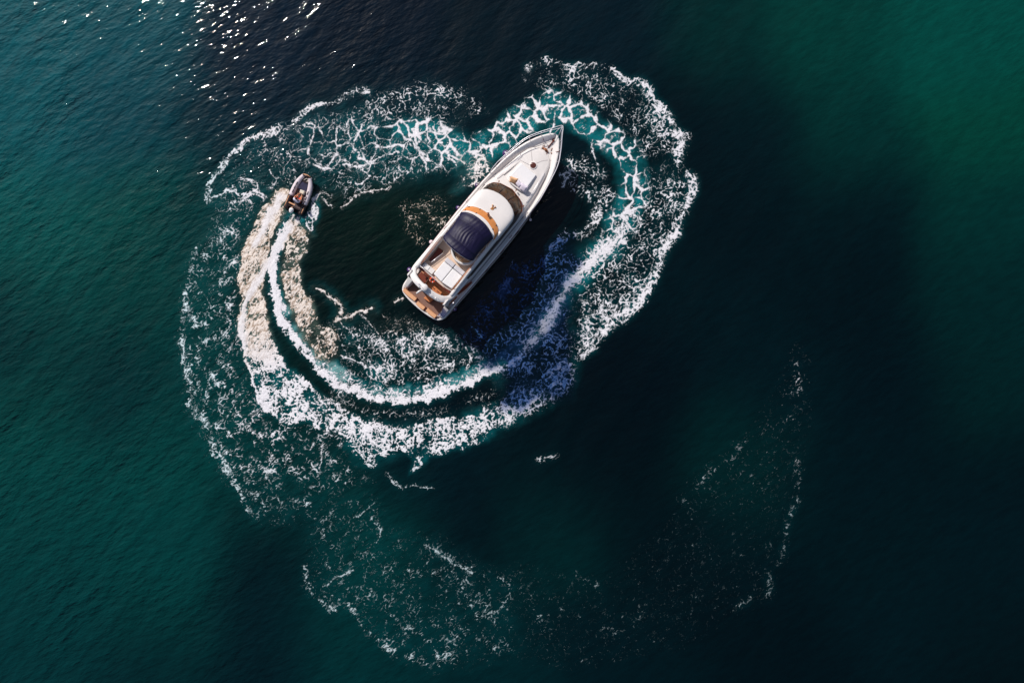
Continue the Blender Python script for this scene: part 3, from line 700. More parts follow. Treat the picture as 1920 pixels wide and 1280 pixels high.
# bow rail
for sg in (1, -1):
    top = spline([(10.9, 2.10, sh(11)+.04), (11.2, 2.12, sh(11)+.40), (12, 2.06, sh(12)+.55), (14.2, 1.62, sh(14.2)+.68), (15.3, 1.07, sh(15.3)+.68), (16.1, .52, 3.5), (16.72, .10, 3.5), (16.75, 0, 3.5)], 6)
    b = MB().tube([(p[0], sg*p[1], p[2]) for p in top], .026, 6)
    mid = spline([(12, 2.03, sh(12)+.3), (14.2, 1.59, sh(14.2)+.36), (15.3, 1.03, sh(15.3)+.36), (16.05, .50, 3.15), (16.7, .0, 3.2)], 6)
    b.tube([(p[0], sg*p[1], p[2]) for p in mid], .018, 6)
    b.build('bow_rail', 'steel', yacht)
    for s in (11.5, 12.5, 13.6, 14.6, 15.4, 15.9):
        h = hb(s); q = min(top, key=lambda p: abs(p[0]-s-.05))
        MB().tube([(s, sg*max(0, h-.05), sh(s)+.02), (q[0], sg*q[1], q[2])], .018, 6).build('stanchion', 'steel', yacht)
    MB().tube([(16.05, sg*.2, 2.82), (16.72, sg*.03, 3.48)], .022, 6).build('stanchion', 'steel', yacht)
# foredeck coachroof
TR = [(14.75, .0), (14.72, .35), (14.5, .72), (14.1, 1.0), (13.3, 1.24), (12.2, 1.42), (11, 1.56), (9.2, 1.66)]
tz = lambda s: dz(s)+.30-.2*max(0, (s-13.2)/1.6)
def dome(tab, s_list, zt, crown, edge, n=14, zb=None, drop=.32):
    R = []
    for s in s_list:
        h = lerp(tab, s); row = []
        for i in range(n+1):
            k = -1+2*i/n; row.append((s, h*k, zt(s)+crown*(1-k*k)))
        z0 = (zb(s) if zb else zt(s)-drop)
        R.append([(s, -h-edge, z0), (s, -h-edge*.35, zt(s)-.06)]+row+[(s, h+edge*.35, zt(s)-.06), (s, h+edge, z0)])
    return R
trt = sorted(TR)
sl_ = [9.2+(14.7-9.2)*i/36 for i in range(37)]+[14.74, 14.78]
R = dome(trt+[(14.8, 0)], sl_, tz, .07, .12, zb=lambda s: dz(s)-.02)
R.append([(14.9, p[1]*.6, dz(14.8)-.02) for p in R[-1]])
MB().loft(R, close=False).build('coachroof', 'deck', yacht)
ctz = lambda s, y: tz(s)+.07*(1-(y/max(.2, lerp(trt, s)))**2)
# moulded seams
def seam(pts, name='deck_seam', r=.012, m='seam', zf=None):
    MB().tube([(s, y, (zf(s, y) if zf else ctz(s, y))+.006) for s, y in pts], r, 4).build(name, m, yacht)
seam([(13.55, .2), (13.95, .6), (14.25, .9)]); seam([(13.5, -.1), (14.0, -.35), (14.35, -.65)]); seam([(13.2, .15), (13.1, .6), (13.0, 1.2)])
seam([(14.85, .3), (15.3, .45)], zf=lambda s, y: dz(s)+.03); seam([(14.6, -.2), (14.45, -.5), (14.55, -1.1)], zf=lambda s, y: dz(s)+.05)
seam([(14.9, -.25), (15.0, -.7)], zf=lambda s, y: dz(s)+.03); seam([(13.9, 1.25), (14.8, .55)], zf=lambda s, y: dz(s)+.03)
# long moulded handrail and locker edge on the port side of the coachroof
MB().tube([(10.9, 1.42, ctz(10.9, 1.42)+.02), (11.0, 1.41, ctz(11, 1.4)+.09), (13.35, 1.08, ctz(13.3, 1.08)+.09), (13.45, 1.06, ctz(13.4, 1.06))], .022, 6).build('grab_rail', 'steel', yacht)
MB().tube([(10.9, -1.42, ctz(10.9, 1.42)+.02), (11.0, -1.41, ctz(11, 1.4)+.09), (13.35, -1.08, ctz(13.3, 1.08)+.09), (13.45, -1.06, ctz(13.4, 1.06))], .022, 6).build('grab_rail', 'steel', yacht)
MB().prism([(11.4, 1.20), (13.2, .86), (13.3, .98), (11.4, 1.32)], tz(12)-.02, tz(12)+.14, .02).build('coachroof_locker', 'gel', yacht, bevel=.02)
# round hatch
circ = lambda cx_, cy_, r, n=28: [(cx_+r*math.cos(2*math.pi*k/n), cy_+r*math.sin(2*math.pi*k/n)) for k in range(n)]
hz = ctz(13.34, -.07)
h = MB().prism(circ(13.34, -.07, .30), hz-.05, hz+.05, .02).build('deck_hatch', 'gel', yacht, bevel=.012)
MB().ell((13.34, -.07, hz+.045), .235, .235, .035, 28, 8).build('hatch_glass', mat('brown_glass', (.10, .028, .018), .15, .2, coat=.5), h)
# windlass, chain and anchor
wz0 = dz(14.9)+.03
b = MB().prism(circ(14.85, -.03, .13, 16), wz0, wz0+.12); b.prism(circ(14.85, -.03, .085, 14), wz0+.12, wz0+.26, .01); b.tube([(14.85, -.28, wz0+.1), (14.85, .24, wz0+.1)], .06, 10); b.tube([(14.72, .18, wz0+.1), (14.95, .30, wz0+.14), (15.1, .26, wz0+.05)], .025, 6)
b.build('windlass', 'bronze', yacht)
b = MB()
for k in range(14):
    s = 15.0+k*.055; b.ell((s, -.05+.012*math.sin(k*2), wz0+.05+.02*(k % 2)), .035, .022 if k % 2 else .035, .02, 8, 5)
b.build('anchor_chain', 'steel', yacht)
MB().tube([(15.1, -.06, wz0+.09), (15.8, -.06, wz0+.18)], .04, 8).tube([(15.72, -.16, wz0+.17), (15.82, .05, wz0+.19)], .045, 8).build('anchor_shank', 'teakdark', yacht)
for k in (-1, 1): MB().tube([(14.62, k*.3-.03, wz0), (14.62, k*.26-.03, wz0+.12), (14.8, k*.2-.03, wz0+.06)], .02, 6).build('chain_stopper', 'bronze', yacht)
MB().tube([(15.05, -.4, wz0+.03), (15.15, -.33, wz0+.1), (15.3, -.36, wz0+.03)], .022, 6).build('deck_eye', 'bronze', yacht)
MB().ell((14.95, -.52, wz0+.03), .05, .05, .03).build('deck_filler', 'bronze', yacht)
# foredeck sunbathing pad with its moulded backrest
pz = tz(12)+.03
base = [(11.25, .62), (11.32, .80), (11.5, .88), (12.9, .78), (12.95, .70)]
MB().prism([(a, c) for a, c in base]+[(a, -c) for a, c in base[::-1]], pz-.1, pz+.16, .03).build('pad_plinth', 'gel', yacht, bevel=.03)
pad = MB().prism([(11.55, .80), (12.92, .72), (12.92, -.72), (11.55, -.80)], pz+.162, pz+.27, .03).build('sun_pad', 'vinyl', yacht, bevel=.035)
MB().tube([(11.36, .7, pz+.2), (11.29, .5, pz+.26), (11.26, 0, pz+.28), (11.29, -.5, pz+.26), (11.36, -.7, pz+.2)], .055, 8).build('pad_backrest', 'gel', yacht)
# cabin under the flybridge
cab = MB().loft([[(x, y*1.1, 1.7) for x, y in sym([(3.6, 1.60), (6, 1.66), (9.0, 1.66), (10.0, 1.62), (10.5, 1.3), (10.85, .6), (10.95, 0)])],
                 [(x, y, 2.62) for x, y in sym([(3.6, 1.72), (6, 1.78), (9.0, 1.76), (10.0, 1.62), (10.45, 1.28), (10.8, .6), (10.9, 0)])]])
cab.build('cabin_side', 'gel', yacht)
g = MB()
for sg in (1, -1):
    g.loft([[(4.0, sg*1.77, 2.64), (9.3, sg*1.77, 2.64), (10.1, sg*1.64, 2.64)], [(4.3, sg*1.60, 3.44), (9.0, sg*1.60, 3.50), (9.5, sg*1.56, 3.52)]], close=False)
g.build('cabin_window', 'dark', yacht)
# interior seen through the windscreen
MB().prism(sym([(9.3, 1.5), (9.9, 1.35), (10.25, .9), (10.4, 0)], 4), 2.75, 2.85).build('dashboard', 'teaktan', yacht)
MB().box(9.75, 10.25, -1.0, -.45, 2.86, 3.06).build('helm_console', 'teakdark', yacht, bevel=.04)
MB().ell((9.62, -1.12, 3.0), .25, .28, .16).build('helm_seat', 'tan', yacht); MB().ell((9.6, .9, 2.95), .22, .4, .1).build('helm_seat', 'tan', yacht)
MB().box(9.95, 10.15, .2, .8, 2.86, 2.93).build('chart_tray', 'greyvinyl', yacht)
# windscreen
def wsf(i, n):     # front (lower) and rear (upper) edge as functions of angle
    a = -1+2*i/n
    lo = [(-1, (9.15, 1.66)), (-.86, (10.05, 1.62)), (-.72, (10.42, 1.42)), (-.45, (10.72, .95)), (0, (10.93, 0))]
    hi = [(-1, (9.10, 1.56)), (-.86, (9.38, 1.50)), (-.72, (9.52, 1.28)), (-.45, (9.72, .72)), (0, (9.88, 0))]
    x = -abs(a)
    def q(tab):
        for (u, p), (v, r) in zip(tab, tab[1:]):
            if x <= v+1e-9: t = (x-u)/(v-u); return Vector(p)*(1-t)+Vector(r)*t
    L, Hh = q(lo), q(hi); sg = 1 if a > 0 else -1
    return L, Hh, sg
N = 48
R = []
for i in range(N+1):
    L, Hh, sg = wsf(i, N); row = []
    for k in range(5):
        t = k/4; p = L*(1-t)+Hh*t; row.append((p[0], sg*p[1], 2.62+(3.98-2.62)*t+.10*math.sin(math.pi*t)))
    R.append(row)
MB().loft(R, close=False).build('windscreen', 'glass', yacht)
for i in (6, 18, 30, 42):
    L, Hh, sg = wsf(i, N); MB().tube([(L[0], sg*L[1], 2.65), ((L[0]+Hh[0])/2, sg*(L[1]+Hh[1])/2, 3.43), (Hh[0], sg*Hh[1], 4.0)], .042, 6).build('mullion', 'dark', yacht)
MB().tube([(wsf(i, N)[0][0]+.01, wsf(i, N)[2]*wsf(i, N)[0][1], 2.66) for i in range(N+1)], .03, 6).build('windscreen_frame', 'teakdark', yacht)
for y in (1.12, -.28, -1.45):
    x = 10.95-.26*y*y+.05 if abs(y) < 1.3 else 10.42
    w_ = MB().tube([(x+.12, y, 2.80), (x-.05, y-.02, 2.86), (x-.42, y-.28, 3.16)], .014, 5); w_.prism(circ(x+.1, y, .05, 8), 2.66, 2.84)
    w_.build('wiper', 'bronze', yacht)
# flybridge: brow, coaming, floor
BR = [(7.2, 1.70), (8.4, 1.70), (9.0, 1.66), (9.35, 1.52), (9.6, 1.22), (9.78, .8), (9.88, .4), (9.92, 0)]
sl2 = [7.2+(9.9-7.2)*(1-(1-i/40)**1.6) for i in range(41)]
R = []
for s in sl2:
    h = lerp(BR, s); row = []
    top = 4.62-.10*(s-7.2)-.28*max(0, (s-8.9)/1.0)**2
    for i in range(19):
        a = math.pi*i/18; k = math.cos(a); k = math.copysign(abs(k)**.55, k); z = 4.0+(top-4.0)*math.sin(a)**.45 if 0 < i < 18 else 4.0
        row.append((s, -h*k, z))
    R.append([(s, -h+.02, 3.72)]+row+[(s, h-.02, 3.72)])
MB().loft(R, close=False).build('flybridge_brow', 'gel', yacht)
# nose underside
MB().loft([[(x, y, 3.70) for x, y in sym(BR, 0)], [(x, y, 4.02) for x, y in sym(BR, 0)]]).build('brow_skirt', 'gel', yacht)
FB = [(2.1, 1.80), (4, 1.76), (7.3, 1.72)]
def coam(sg):
    R = []
    for i in range(25):
        s = 1.9+(7.75-1.9)*i/24; h = lerp(FB, s); zt = 4.05+.5*min(1, max(0, (s-2.0)/2.2))
        q = max(0, (s-7.1)/.65)
        R.append([(s, sg*(h-.10), 3.38), (s, sg*(h-.05), 3.75), (s, sg*(h-.07), zt-.03), (s, sg*(h-.12), zt+.01), (s, sg*(h-.26), zt+.01), (s, sg*(h-.30), zt-.05), (s, sg*(h-.34), 3.62)])
    return R
for sg in (1, -1): MB().loft(coam(sg), close=False, cap0=True).build('coaming', 'gel', yacht)
MB().prism(sym([(2.05, 0), (2.06, .8), (2.2, 1.55), (2.3, 1.6), (7.6, 1.5), (8.1, 0)][1:], 0), 3.5, 3.61).build('flybridge_floor', 'beige', yacht)
for sg in (1, -1):
    MB().tube([(2.4, sg*1.5, 4.15), (2.55, sg*1.54, 4.32), (4.6, sg*1.54, 4.82), (4.75, sg*1.54, 4.60)], .02, 6).build('grab_rail', 'bronze', yacht)
    MB().tube([(s, sg*1.68, 3.43) for s in (2.0, 4.0, 7.4)], .02, 5).build('trim_line', 'dark', yacht)
for sg in (1, -1): MB().tube([(s_, sg*1.475, 4.02+.5*min(1, max(0, (s_-2)/2.2))) for s_ in (2.3, 3, 4.2, 5.5, 7.0)], .028, 6).build('coaming_trim', 'teak', yacht)
# amber wind deflector and the white ring behind it
AM = [(7.05, 1.58), (7.5, 1.50), (7.78, 1.30), (8.0, .95), (8.14, .5), (8.19, 0)]
AI = [(6.95, 1.50), (7.20, 1.40), (7.42, 1.12), (7.56, .75), (7.66, .4), (7.70, 0)]
def rib(A, B, za, zb, m, name, mid=0., n=8):
    a = spline(A, n); c = spline(B, n); R = []
    for p, q in zip(a, c): R.append([(p[0], p[1], za), ((p[0]+q[0])/2, (p[1]+q[1])/2, (za+zb)/2+mid), (q[0], q[1], zb)])
    R2 = [[(x, -y, z) for x, y, z in r] for r in R[::-1][1:]]
    MB().loft(R+R2, close=False).build(name, m, yacht)
rib(AM, AI, 4.60, 4.92, 'amber', 'wind_deflector', .03)
WI = [(6.6, 1.42), (6.9, 1.32), (7.10, 1.05), (7.24, .7), (7.33, .35), (7.36, 0)]
rib([(x+.02, y+.01) for x, y in AI], WI, 4.94, 4.98, 'gel', 'deflector_ring', .07)
rib(WI, [(x-.05, y-.03) for x, y in WI], 4.98, 4.4, 'gel', 'helm_fairing')
rib([(x+.05, y+.03 if y else 0) for x, y in AM], AM, 4.45, 4.61, 'gel', 'deflector_base')
for y, s in ((.62, 8.05), (-1.02, 7.92), (1.35, 7.7)):
    MB().tube([(s+.06, y, 4.62), (s-.06, y, 4.68)], .03, 6).build('screen_clip', 'dark', yacht)
    MB().tube([(s-.35, y, 4.92), (s-.46, y, 4.97)], .022, 6).build('screen_clip', 'dark', yacht)
b = MB().tube([(8.16, -.10, 4.66), (8.12, -.10, 4.95)], .035, 6); b.tube([(8.00, -.22, 4.93), (8.22, -.02, 4.95)], [.05, .085], 10); b.tube([(8.02, -.04, 4.90), (8.2, -.2, 4.90)], .03, 6); b.build('searchlight', 'bronze', yacht, bevel=.02)
# twin trumpet horn on the brow
b = MB().prism(circ(8.68, -.02, .115, 14), 4.36, 4.50, .01)
for q in (.55, -.35):
    c_, s_ = math.cos(q), math.sin(q)
    b.tube([(8.66, -.02, 4.50), (8.66+.14*c_, -.02+.14*s_, 4.51), (8.66+.24*c_, -.02+.24*s_, 4.52), (8.66+.29*c_, -.02+.29*s_, 4.52)], [.022, .026, .04, .065], 10)
b.ell((8.60, .06, 4.50), .045, .04, .035, 10, 6)
b.build('horn', 'gold', yacht)
# ---- navy canvas top
def canvas():
    R = []; n, mI = 56, 40
    for i in range(n+1):
        u = i/n; row = []
        for j in range(mI+1):
            v = -1+2*j/mI
            hw = 1.50-.12*math.sin(math.pi*u)-.10*(1-u)**2
            xf = 7.42-.42*abs(v)**2.4; xr = 4.55+.16*abs(v)**2+.16*abs(v)**8
            x = xr+(xf-xr)*u; y = v*hw
            z = 5.76-.30*v*v-.26*v**4
            # three hoops hold it up, it sags between them
            sag = 0
            for h0, h1 in ((0, .23), (.23, .73), (.73, 1)):
                if h0 <= u <= h1: t = (u-h0)/(h1-h0); sag = .30*(h1-h0)*math.sin(math.pi*t)
            z -= sag*(1-.3*v*v)
            if .23 < u < .73:                           # loose cloth in the middle bay gathers in fore and aft wrinkles
                t = (u-.23)/.5; e = math.sin(math.pi*t)**.7
                z += e*.030*math.sin(y*27+3*math.sin(u*9+y)+5.4*u)*(.5+.5*math.sin(y*3.1+1.2))+e*.026*abs(math.sin(y*8.5-4.6*u))**.6
            else: z += .010*math.sin(y*21+u*14)*(.5+.5*math.sin(y*5+.7))
            e = max(0, abs(v)-.93)/.07; z -= .14*e
            if u < .04: z -= .10*(1-u/.04)
            if u > .97: z -= .12*(u-.97)/.03
            row.append((x, y, z))
        R.append(row)
    return R
CR = canvas()
cnv = MB().loft(CR, close=False).build('canvas_top', 'navy', yacht)
sm = cnv.modifiers.new('solid', 'SOLIDIFY'); sm.thickness = .015
for q in (13, 41):
    MB().tube([(x, y, z+.008) for x, y, z in CR[q]], .022, 5).build('canvas_hem', 'navy', cnv)
for j in (28, 13):
    MB().tube([(CR[i][j][0], CR[i][j][1], CR[i][j][2]+.004) for i in range(2, 55)], .007, 4).build('canvas_stitching', 'thread', cnv)
for u in (0, 13, 41, 56):
    r = CR[u]; x0_ = 5.9+(r[0][0]-5.9)*.25
    MB().tube([(x0_, -1.52, 4.5)]+[(x, y, z-.03) for x, y, z in r[::4]]+[(x0_, 1.52, 4.5)], .018, 6).build('canvas_hoop', 'steel', yacht)
# helm seats hidden under the canvas, pale settee ring behind
def ring_loft(center, R_out, R_in, a0, a1, zb, zt, n=26, ex=1.0):
    R = []
    for i in range(n+1):
        a = math.radians(a0+(a1-a0)*i/n); c_, s_ = math.cos(a), math.sin(a)*ex
        P = lambda r, z: (center[0]+r*c_, center[1]+r*s_, z)
        R.append([P(R_out, zb), P(R_out, zt-.04), P(R_out-.04, zt), P(R_in+.04, zt), P(R_in, zt-.04), P(R_in, zb)])
    return R
SC = (5.15, -.42)
MB().loft(ring_loft(SC, 1.07, .92, 92, 268, 3.6, 4.42, ex=1.0), close=False, cap0=True, cap1=True).build('settee_shell', 'gel', yacht)
MB().loft(ring_loft(SC, .92, .60, 92, 268, 3.6, 4.12), close=False, cap0=True, cap1=True).build('settee_cushion', 'cream', yacht)
MB().box(5.1, 6.4, -1.34, -.95, 3.6, 4.12).build('settee_cushion', 'cream', yacht, bevel=.05)
b = MB().prism([(4.42, .02), (4.70, .18), (5.3, .1), (5.3, -.55), (4.62, -.5), (4.36, -.40)], 4.14, 4.20, .02); b.tube([(4.8, -.15, 3.6), (4.8, -.15, 4.14)], .05, 8); b.build('folding_table', 'teaktan', yacht, bevel=.01)
MB().prism([(4.35, -.55), (4.70, -.62), (5.0, -1.1), (4.6, -1.15), (4.33, -.95)], 4.13, 4.19, .03).build('seat_pad', 'teaktan', yacht, bevel=.02)
MB().ell((6.3, .75, 4.0), .28, .28, .4).build('helm_seat', 'cream', yacht)
MB().box(6.55, 7.0, .3, 1.2, 3.6, 4.5).build('helm_console', 'gel', yacht, bevel=.08)
# stairwell with mahogany treads
sw = [(4.06, 1.32), (4.12, .92), (3.85, .86), (3.45, 1.0), (3.02, 1.06), (2.90, 1.14), (2.92, 1.32)]
MB().prism(sw, 3.612, 3.626).build('stairwell', 'teakdark', yacht)
MB().loft([[(x, y, 3.60) for x, y in sw], [(3.5+(x-3.5)*1.06, 1.1+(y-1.1)*1.14, 3.68) for x, y in sw], [(3.5+(x-3.5)*1.12, 1.1+(y-1.1)*1.25, 3.60) for x, y in sw]]).build('stairwell_rim', 'cream', yacht)
for k in range(5):
    x = 3.08+k*.205; w_ = .12+.035*k
    MB().box(x, x+.16, 1.12-w_*.55-.06*(k > 2), 1.12+w_*.75, 3.63, 3.66+.012*k).build('stair_tread', 'cherry', yacht, bevel=.008)
MB().tube([(2.9, .98, 3.62), (2.92, .98, 4.2), (3.9, .74, 4.25), (3.95, .74, 3.62)], .018, 6).build('stair_handrail', 'steel', yacht)
# aft sun pad on the flybridge in two halves
for y0, y1 in ((-1.38, -.50), (-.48, .34)):
    p_ = MB().prism([(2.24+.10*((y0+.5)/.9)**2, y0), (3.56, y0), (3.56, y1), (2.24+.10*((y1+.5)/.9)**2, y1)], 3.62, 4.02, .02).build('sun_pad', 'vinyl', yacht, bevel=.05)
    MB().prism([(3.565, y0), (3.92, y0), (3.92, y1), (3.565, y1)], 3.62, 4.07, .02).build('headrest', 'greyvinyl', yacht, bevel=.05)
MB().box(2.22, 2.62, .42, 1.36, 3.61, 3.86).build('wet_bar', 'gel', yacht, bevel=.03)
MB().prism([(2.28, .85), (2.58, .85), (2.45, 1.3)], 3.865, 3.90, .01).build('locker_lid', 'vinyl', yacht, bevel=.01)
# aft end rail of the flybridge
b = MB().tube([(2.1+.06*abs(y), y, 4.05) for y in (-1.5, -1, -.5, 0, .5, 1, 1.5)], .02, 6)
for y in (-1.4, -.7, 0, .7, 1.4): b.tube([(2.1+.06*abs(y), y, 3.55), (2.1+.06*abs(y), y, 4.05)], .015, 6)
b.build('aft_rail', 'steel', yacht)
MB().box(1.95, 2.12, -1.6, 1.6, 3.42, 3.60).build('flybridge_edge', 'teakdark', yacht, bevel=.03)
# ---- cockpit
MB().box(.98, 3.6, -1.60, 1.60, 1.0, 1.10).build('cockpit_floor', 'teak', yacht)
for sg in (1, -1): MB().loft([[(x, sg*1.61, 1.0), (x, sg*1.62, dz(x)+.02)] for x in (.98, 1.3, 2.0, 2.8, 3.6)], close=False).build('cockpit_side', 'gel', yacht)
MB().box(1.30, 2.05, -1.45, .50, 1.10, 2.42).build('raised_sofa', 'teak', yacht, bevel=.05)  # raised far above seat height so sunlight reaches its teak top
MB().box(1.38, 1.95, .62, 1.36, 1.53, 2.45).build('cockpit_table', 'teakdark', yacht, bevel=.02)
MB().box(1.36, 1.98, .53, .60, 2.2, 2.62).build('ladder_side', 'teaktan', yacht)
MB().box(2.06, 2.12, -1.45, .5, 1.2, 2.9).build('cockpit_partition', 'teakdark', yacht)
for x in (1.90, 2.02): MB().tube([(x, -1.35, 2.75), (x-.02, .2, 2.75), (x+.03, 1.3, 2.75)], .022, 6).build('ladder_rail', 'teaktan', yacht)
for y in (-.95, -.55, -.12): MB().box(1.5, 1.56, y-.12, y+.1, 2.425, 2.47).build('seat_batten', 'teakdark', yacht)
MB().box(3.55, 3.62, -1.55, 1.55, 1.1, 3.4).build('saloon_door', 'dark', yacht)
# ---- radar arch
ARI = [(3.6, 1.66), (2.6, 1.62), (1.95, 1.54), (1.64, 1.36), (1.47, 1.05), (1.38, .6), (1.35, 0)]
ARO = [(3.7, 1.90), (2.6, 1.90), (1.75, 1.86), (1.25, 1.62), (1.00, 1.22), (.90, .6), (.88, 0)]
ZA = [(0, 3.75), (.3, 3.95), (.55, 4.30), (1, 4.66)]
a = spline(ARI, 6); c = spline(ARO, 6); n_ = len(a); R = []
for i, (p, q) in enumerate(zip(a, c)):
    z = lerp(ZA, i/(n_-1))
    R.append([(q[0], q[1], z-.2), (q[0]+.0, q[1], z-.06), (q[0]*.93+p[0]*.07, q[1]*.93+p[1]*.07, z), (q[0]*.2+p[0]*.8, q[1]*.2+p[1]*.8, z+.02), (p[0], p[1], z-.06), (p[0], p[1], z-.2)])
R += [[(x, -y, z) for x, y, z in r] for r in R[::-1][1:]]
MB().loft(R, close=True, cap0=True, cap1=True).build('radar_arch', 'gel', yacht)
for sg in (1, -1):
    MB().prism([(1.0, sg*1.62), (1.45, sg*1.62), (1.62, sg*1.74), (1.1, sg*1.76)], 1.1, 4.3).build('arch_leg', 'gel', yacht, bevel=.04)
MB().ell((1.16, .10, 4.88), .27, .27, .13, 20, 10).build('radar_dome', 'gel', yacht)
MB().prism(circ(1.16, .10, .12, 12), 4.70, 4.8).build('radar_mount', 'gel', yacht)
b = MB().tube([(1.02, .62, 4.74), (1.02, .62, 4.95)], .03, 6); b.box(.98, 1.06, .42, .82, 4.93, 4.97); b.box(1.12, 1.16, .5, .86, 4.76, 4.80); b.build('light_bracket', 'steel', yacht)
b = MB().tube([(.95, .12, 4.78), (.72, .22, 4.82), (.46, .28, 4.84)], [.05, .08, .06], 8); b.build('stern_light', 'gel', yacht)
MB().tube([(1.02, -.42, 4.72), (1.06, -.62, 4.74), (1.12, -.80, 4.74)], .02, 6).build('antenna_bracket', 'steel', yacht)
MB().ell((1.10, -1.0, 4.74), .10, .07, .06, 12, 8).build('satellite_antenna', 'gel', yacht)
for y in (.85, -.78): MB().tube([(1.25, y, 4.74), (1.22, y, 6.3)], .012, 5).build('whip_antenna', 'gel', yacht)
# ---- swim platform and transom
PL = [(-.40, .0), (-.385, .5), (-.33, 1.15), (-.2, 1.66), (.0, 1.87), (.35, 1.99), (.97, 2.05)]
MB().prism(sym(PL[1:][::-1], 4), .55, .715).build('swim_platform', 'gel', yacht)
R = []
for sg in (1,):
    P = [(x, y) for x, y in spline([(.95, 2.10), (.35, 2.06), (0, 1.93), (-.2, 1.72), (-.34, 1.2), (-.40, .55), (-.42, 0)], 5)]
    P = P+[(x, -y) for x, y in P[::-1][1:]]
    MB().tube([(x+.02, y*.975, .76) for x, y in P], .07, 8).build('platform_rim', 'gel', yacht)
MB().prism([(.97, 1.72), (.22, 1.72), (.02, 1.2), (-.10, 0), (.02, -1.30), (.10, -1.56), (.97, -1.50)], .716, .735).build('platform_decking', 'weather', yacht)
for y0, y1, x0_ in ((1.75, .52, -.20), (.34, -.42, -.32), (-.58, -1.5, -.24)):
    l_ = MB().prism([(x0_+.02, y0), (x0_-.03, (y0+y1)/2), (x0_-.0, y1), (x0_+.34, y1), (x0_+.34, y0)], .736, 1.02, .015).build('stern_locker', 'teaktan', yacht, bevel=.015)
    MB().box(x0_+.30, x0_+.325, y1+.04, y0-.04, 1.021, 1.05).build('locker_rail', 'teakdark', l_)
    MB().box(x0_+.02, x0_+.3, y1-.10, y1-.03, .736, .90).build('locker_end', 'teakdark', l_)
MB().prism([(.42, .14), (.45, -.42), (.86, -.50), (.88, .10)], .737, 1.1, .02).build('transom_step', 'teak', yacht, bevel=.02)
# quarter mouldings either side of the platform
for sg in (1, -1):
    k = -1 if sg < 0 else 1
    MB().loft([[(.05, sg*1.60, .72), (.95, sg*1.50, .72), (.95, sg*2.06, .72), (.10, sg*1.90, .72)],
               [(.12, sg*1.64, .98), (.97, sg*1.54, 1.3), (.97, sg*2.04, 1.25), (.16, sg*1.86, .96)],
               [(.97, sg*1.54, 1.72), (2.3, sg*1.63, 1.9), (2.3, sg*2.04, 1.86), (.97, sg*2.02, 1.70)]]).build('quarter_moulding', 'gel', yacht, bevel=.04)
    MB().tube([(1.2, sg*1.95, 1.75), (1.3, sg*1.95, 2.25), (2.3, sg*2.0, 2.45), (2.45, sg*2.0, 1.9)], .02, 6).build('quarter_rail', 'steel', yacht)
    MB().prism([(1.28, sg*1.72), (2.15, sg*1.80), (2.15, sg*1.90), (1.28, sg*1.82)], 1.9, 1.98, .01).build('quarter_seam', 'bronze', yacht)
    MB().prism([(2.25, sg*1.66), (2.9, sg*1.72), (3.72, sg*1.93), (3.72, sg*2.08), (2.95, sg*2.0), (2.35, sg*1.86)], 1.93, 1.96).build('side_step', 'cherry' if sg < 0 else 'teaktan', yacht)
cleat(.2, 1.62, 1.0, 1.2); cleat(.05, -1.62, .9, -1.0)
# name-free dark line where cabin meets side deck
for sg in (1, -1): MB().tube([(s, sg*1.90, dz(s)+.02) for s in (3.7, 5, 7, 9, 10)], .022, 5).build('deck_gutter', 'dark', yacht)

def Yw(x, y, z):
    c, s = math.cos(YA), math.sin(YA); o = yacht.location
    return Vector((o.x+x*c-y*s, o.y+x*s+y*c, z))
# ---- loose things on the yacht
def cushion(label, x, y, z, sx_, sy_, sz_, rz, tilt, m):
    t = thing('cushion', label, 'cushion', Yw(x, y, z), YA+rz, 'cushions on the foredeck pad')
    b = MB(); n_ = 14; R = []
    for i in range(n_+1):
        u = -1+2*i/n_; row = []
        for j in range(n_+1):
            v = -1+2*j/n_; f = (1-u**4)*(1-v**4); pin = 1-.10*(1-abs(v))*abs(u)**3
            row.append((u*sx_*(1-.12*(1-v*v)*abs(u)), v*sy_*(1-.12*(1-u*u)*abs(v)), sz_*f**.6))
        R.append(row)
    b.loft(R, close=False); b.loft([[(x, y, -z*.6) for x, y, z in r] for r in R], close=False)
    o = b.build('cushion_cover', m, t); o.rotation_euler = (0, tilt, 0); return t
cushion('tan cushion leaning on the pad backrest, nearest the port rail', 11.52, .33, pz+.42, .26, .32, .13, .35, -.8, 'tancush')
cushion('small lavender pillow between the tan cushion and the large white pillow', 11.56, -.16, pz+.40, .22, .27, .14, -.25, -.7, 'lavender')
cushion('largest white pillow of the foredeck pad, nearest the starboard rail', 11.56, -.60, pz+.40, .29, .30, .16, .12, -.6, 'lavender')
# lifebuoy on the aft rail
t = thing('lifebuoy', 'orange lifebuoy hung over the aft edge of the upper deck above the cockpit', 'lifebuoy', Yw(1.95, .16, 3.62), YA+.3)
rb = MB()
R = []
for i in range(25):
    a = 2*math.pi*i/24; R.append([((.175+.06*math.cos(q))*math.cos(a), (.175+.06*math.cos(q))*math.sin(a), .06*math.sin(q)) for q in [2*math.pi*k/10 for k in range(10)]])
o = rb.loft(R).build('buoy_ring', 'orange', t); o.rotation_euler = (.3, -.5, 0)
for k in range(4):
    R = []
    for i in range(4):
        a = math.pi/2*k+.2+i*.09; R.append([((.175+.064*math.cos(q))*math.cos(a), (.175+.064*math.cos(q))*math.sin(a), .064*math.sin(q)) for q in [2*math.pi*j/10 for j in range(10)]])
    q_ = MB().loft(R, cap0=True, cap1=True).build('white_band', 'vinyl', t); q_.rotation_euler = (.3, -.5, 0)
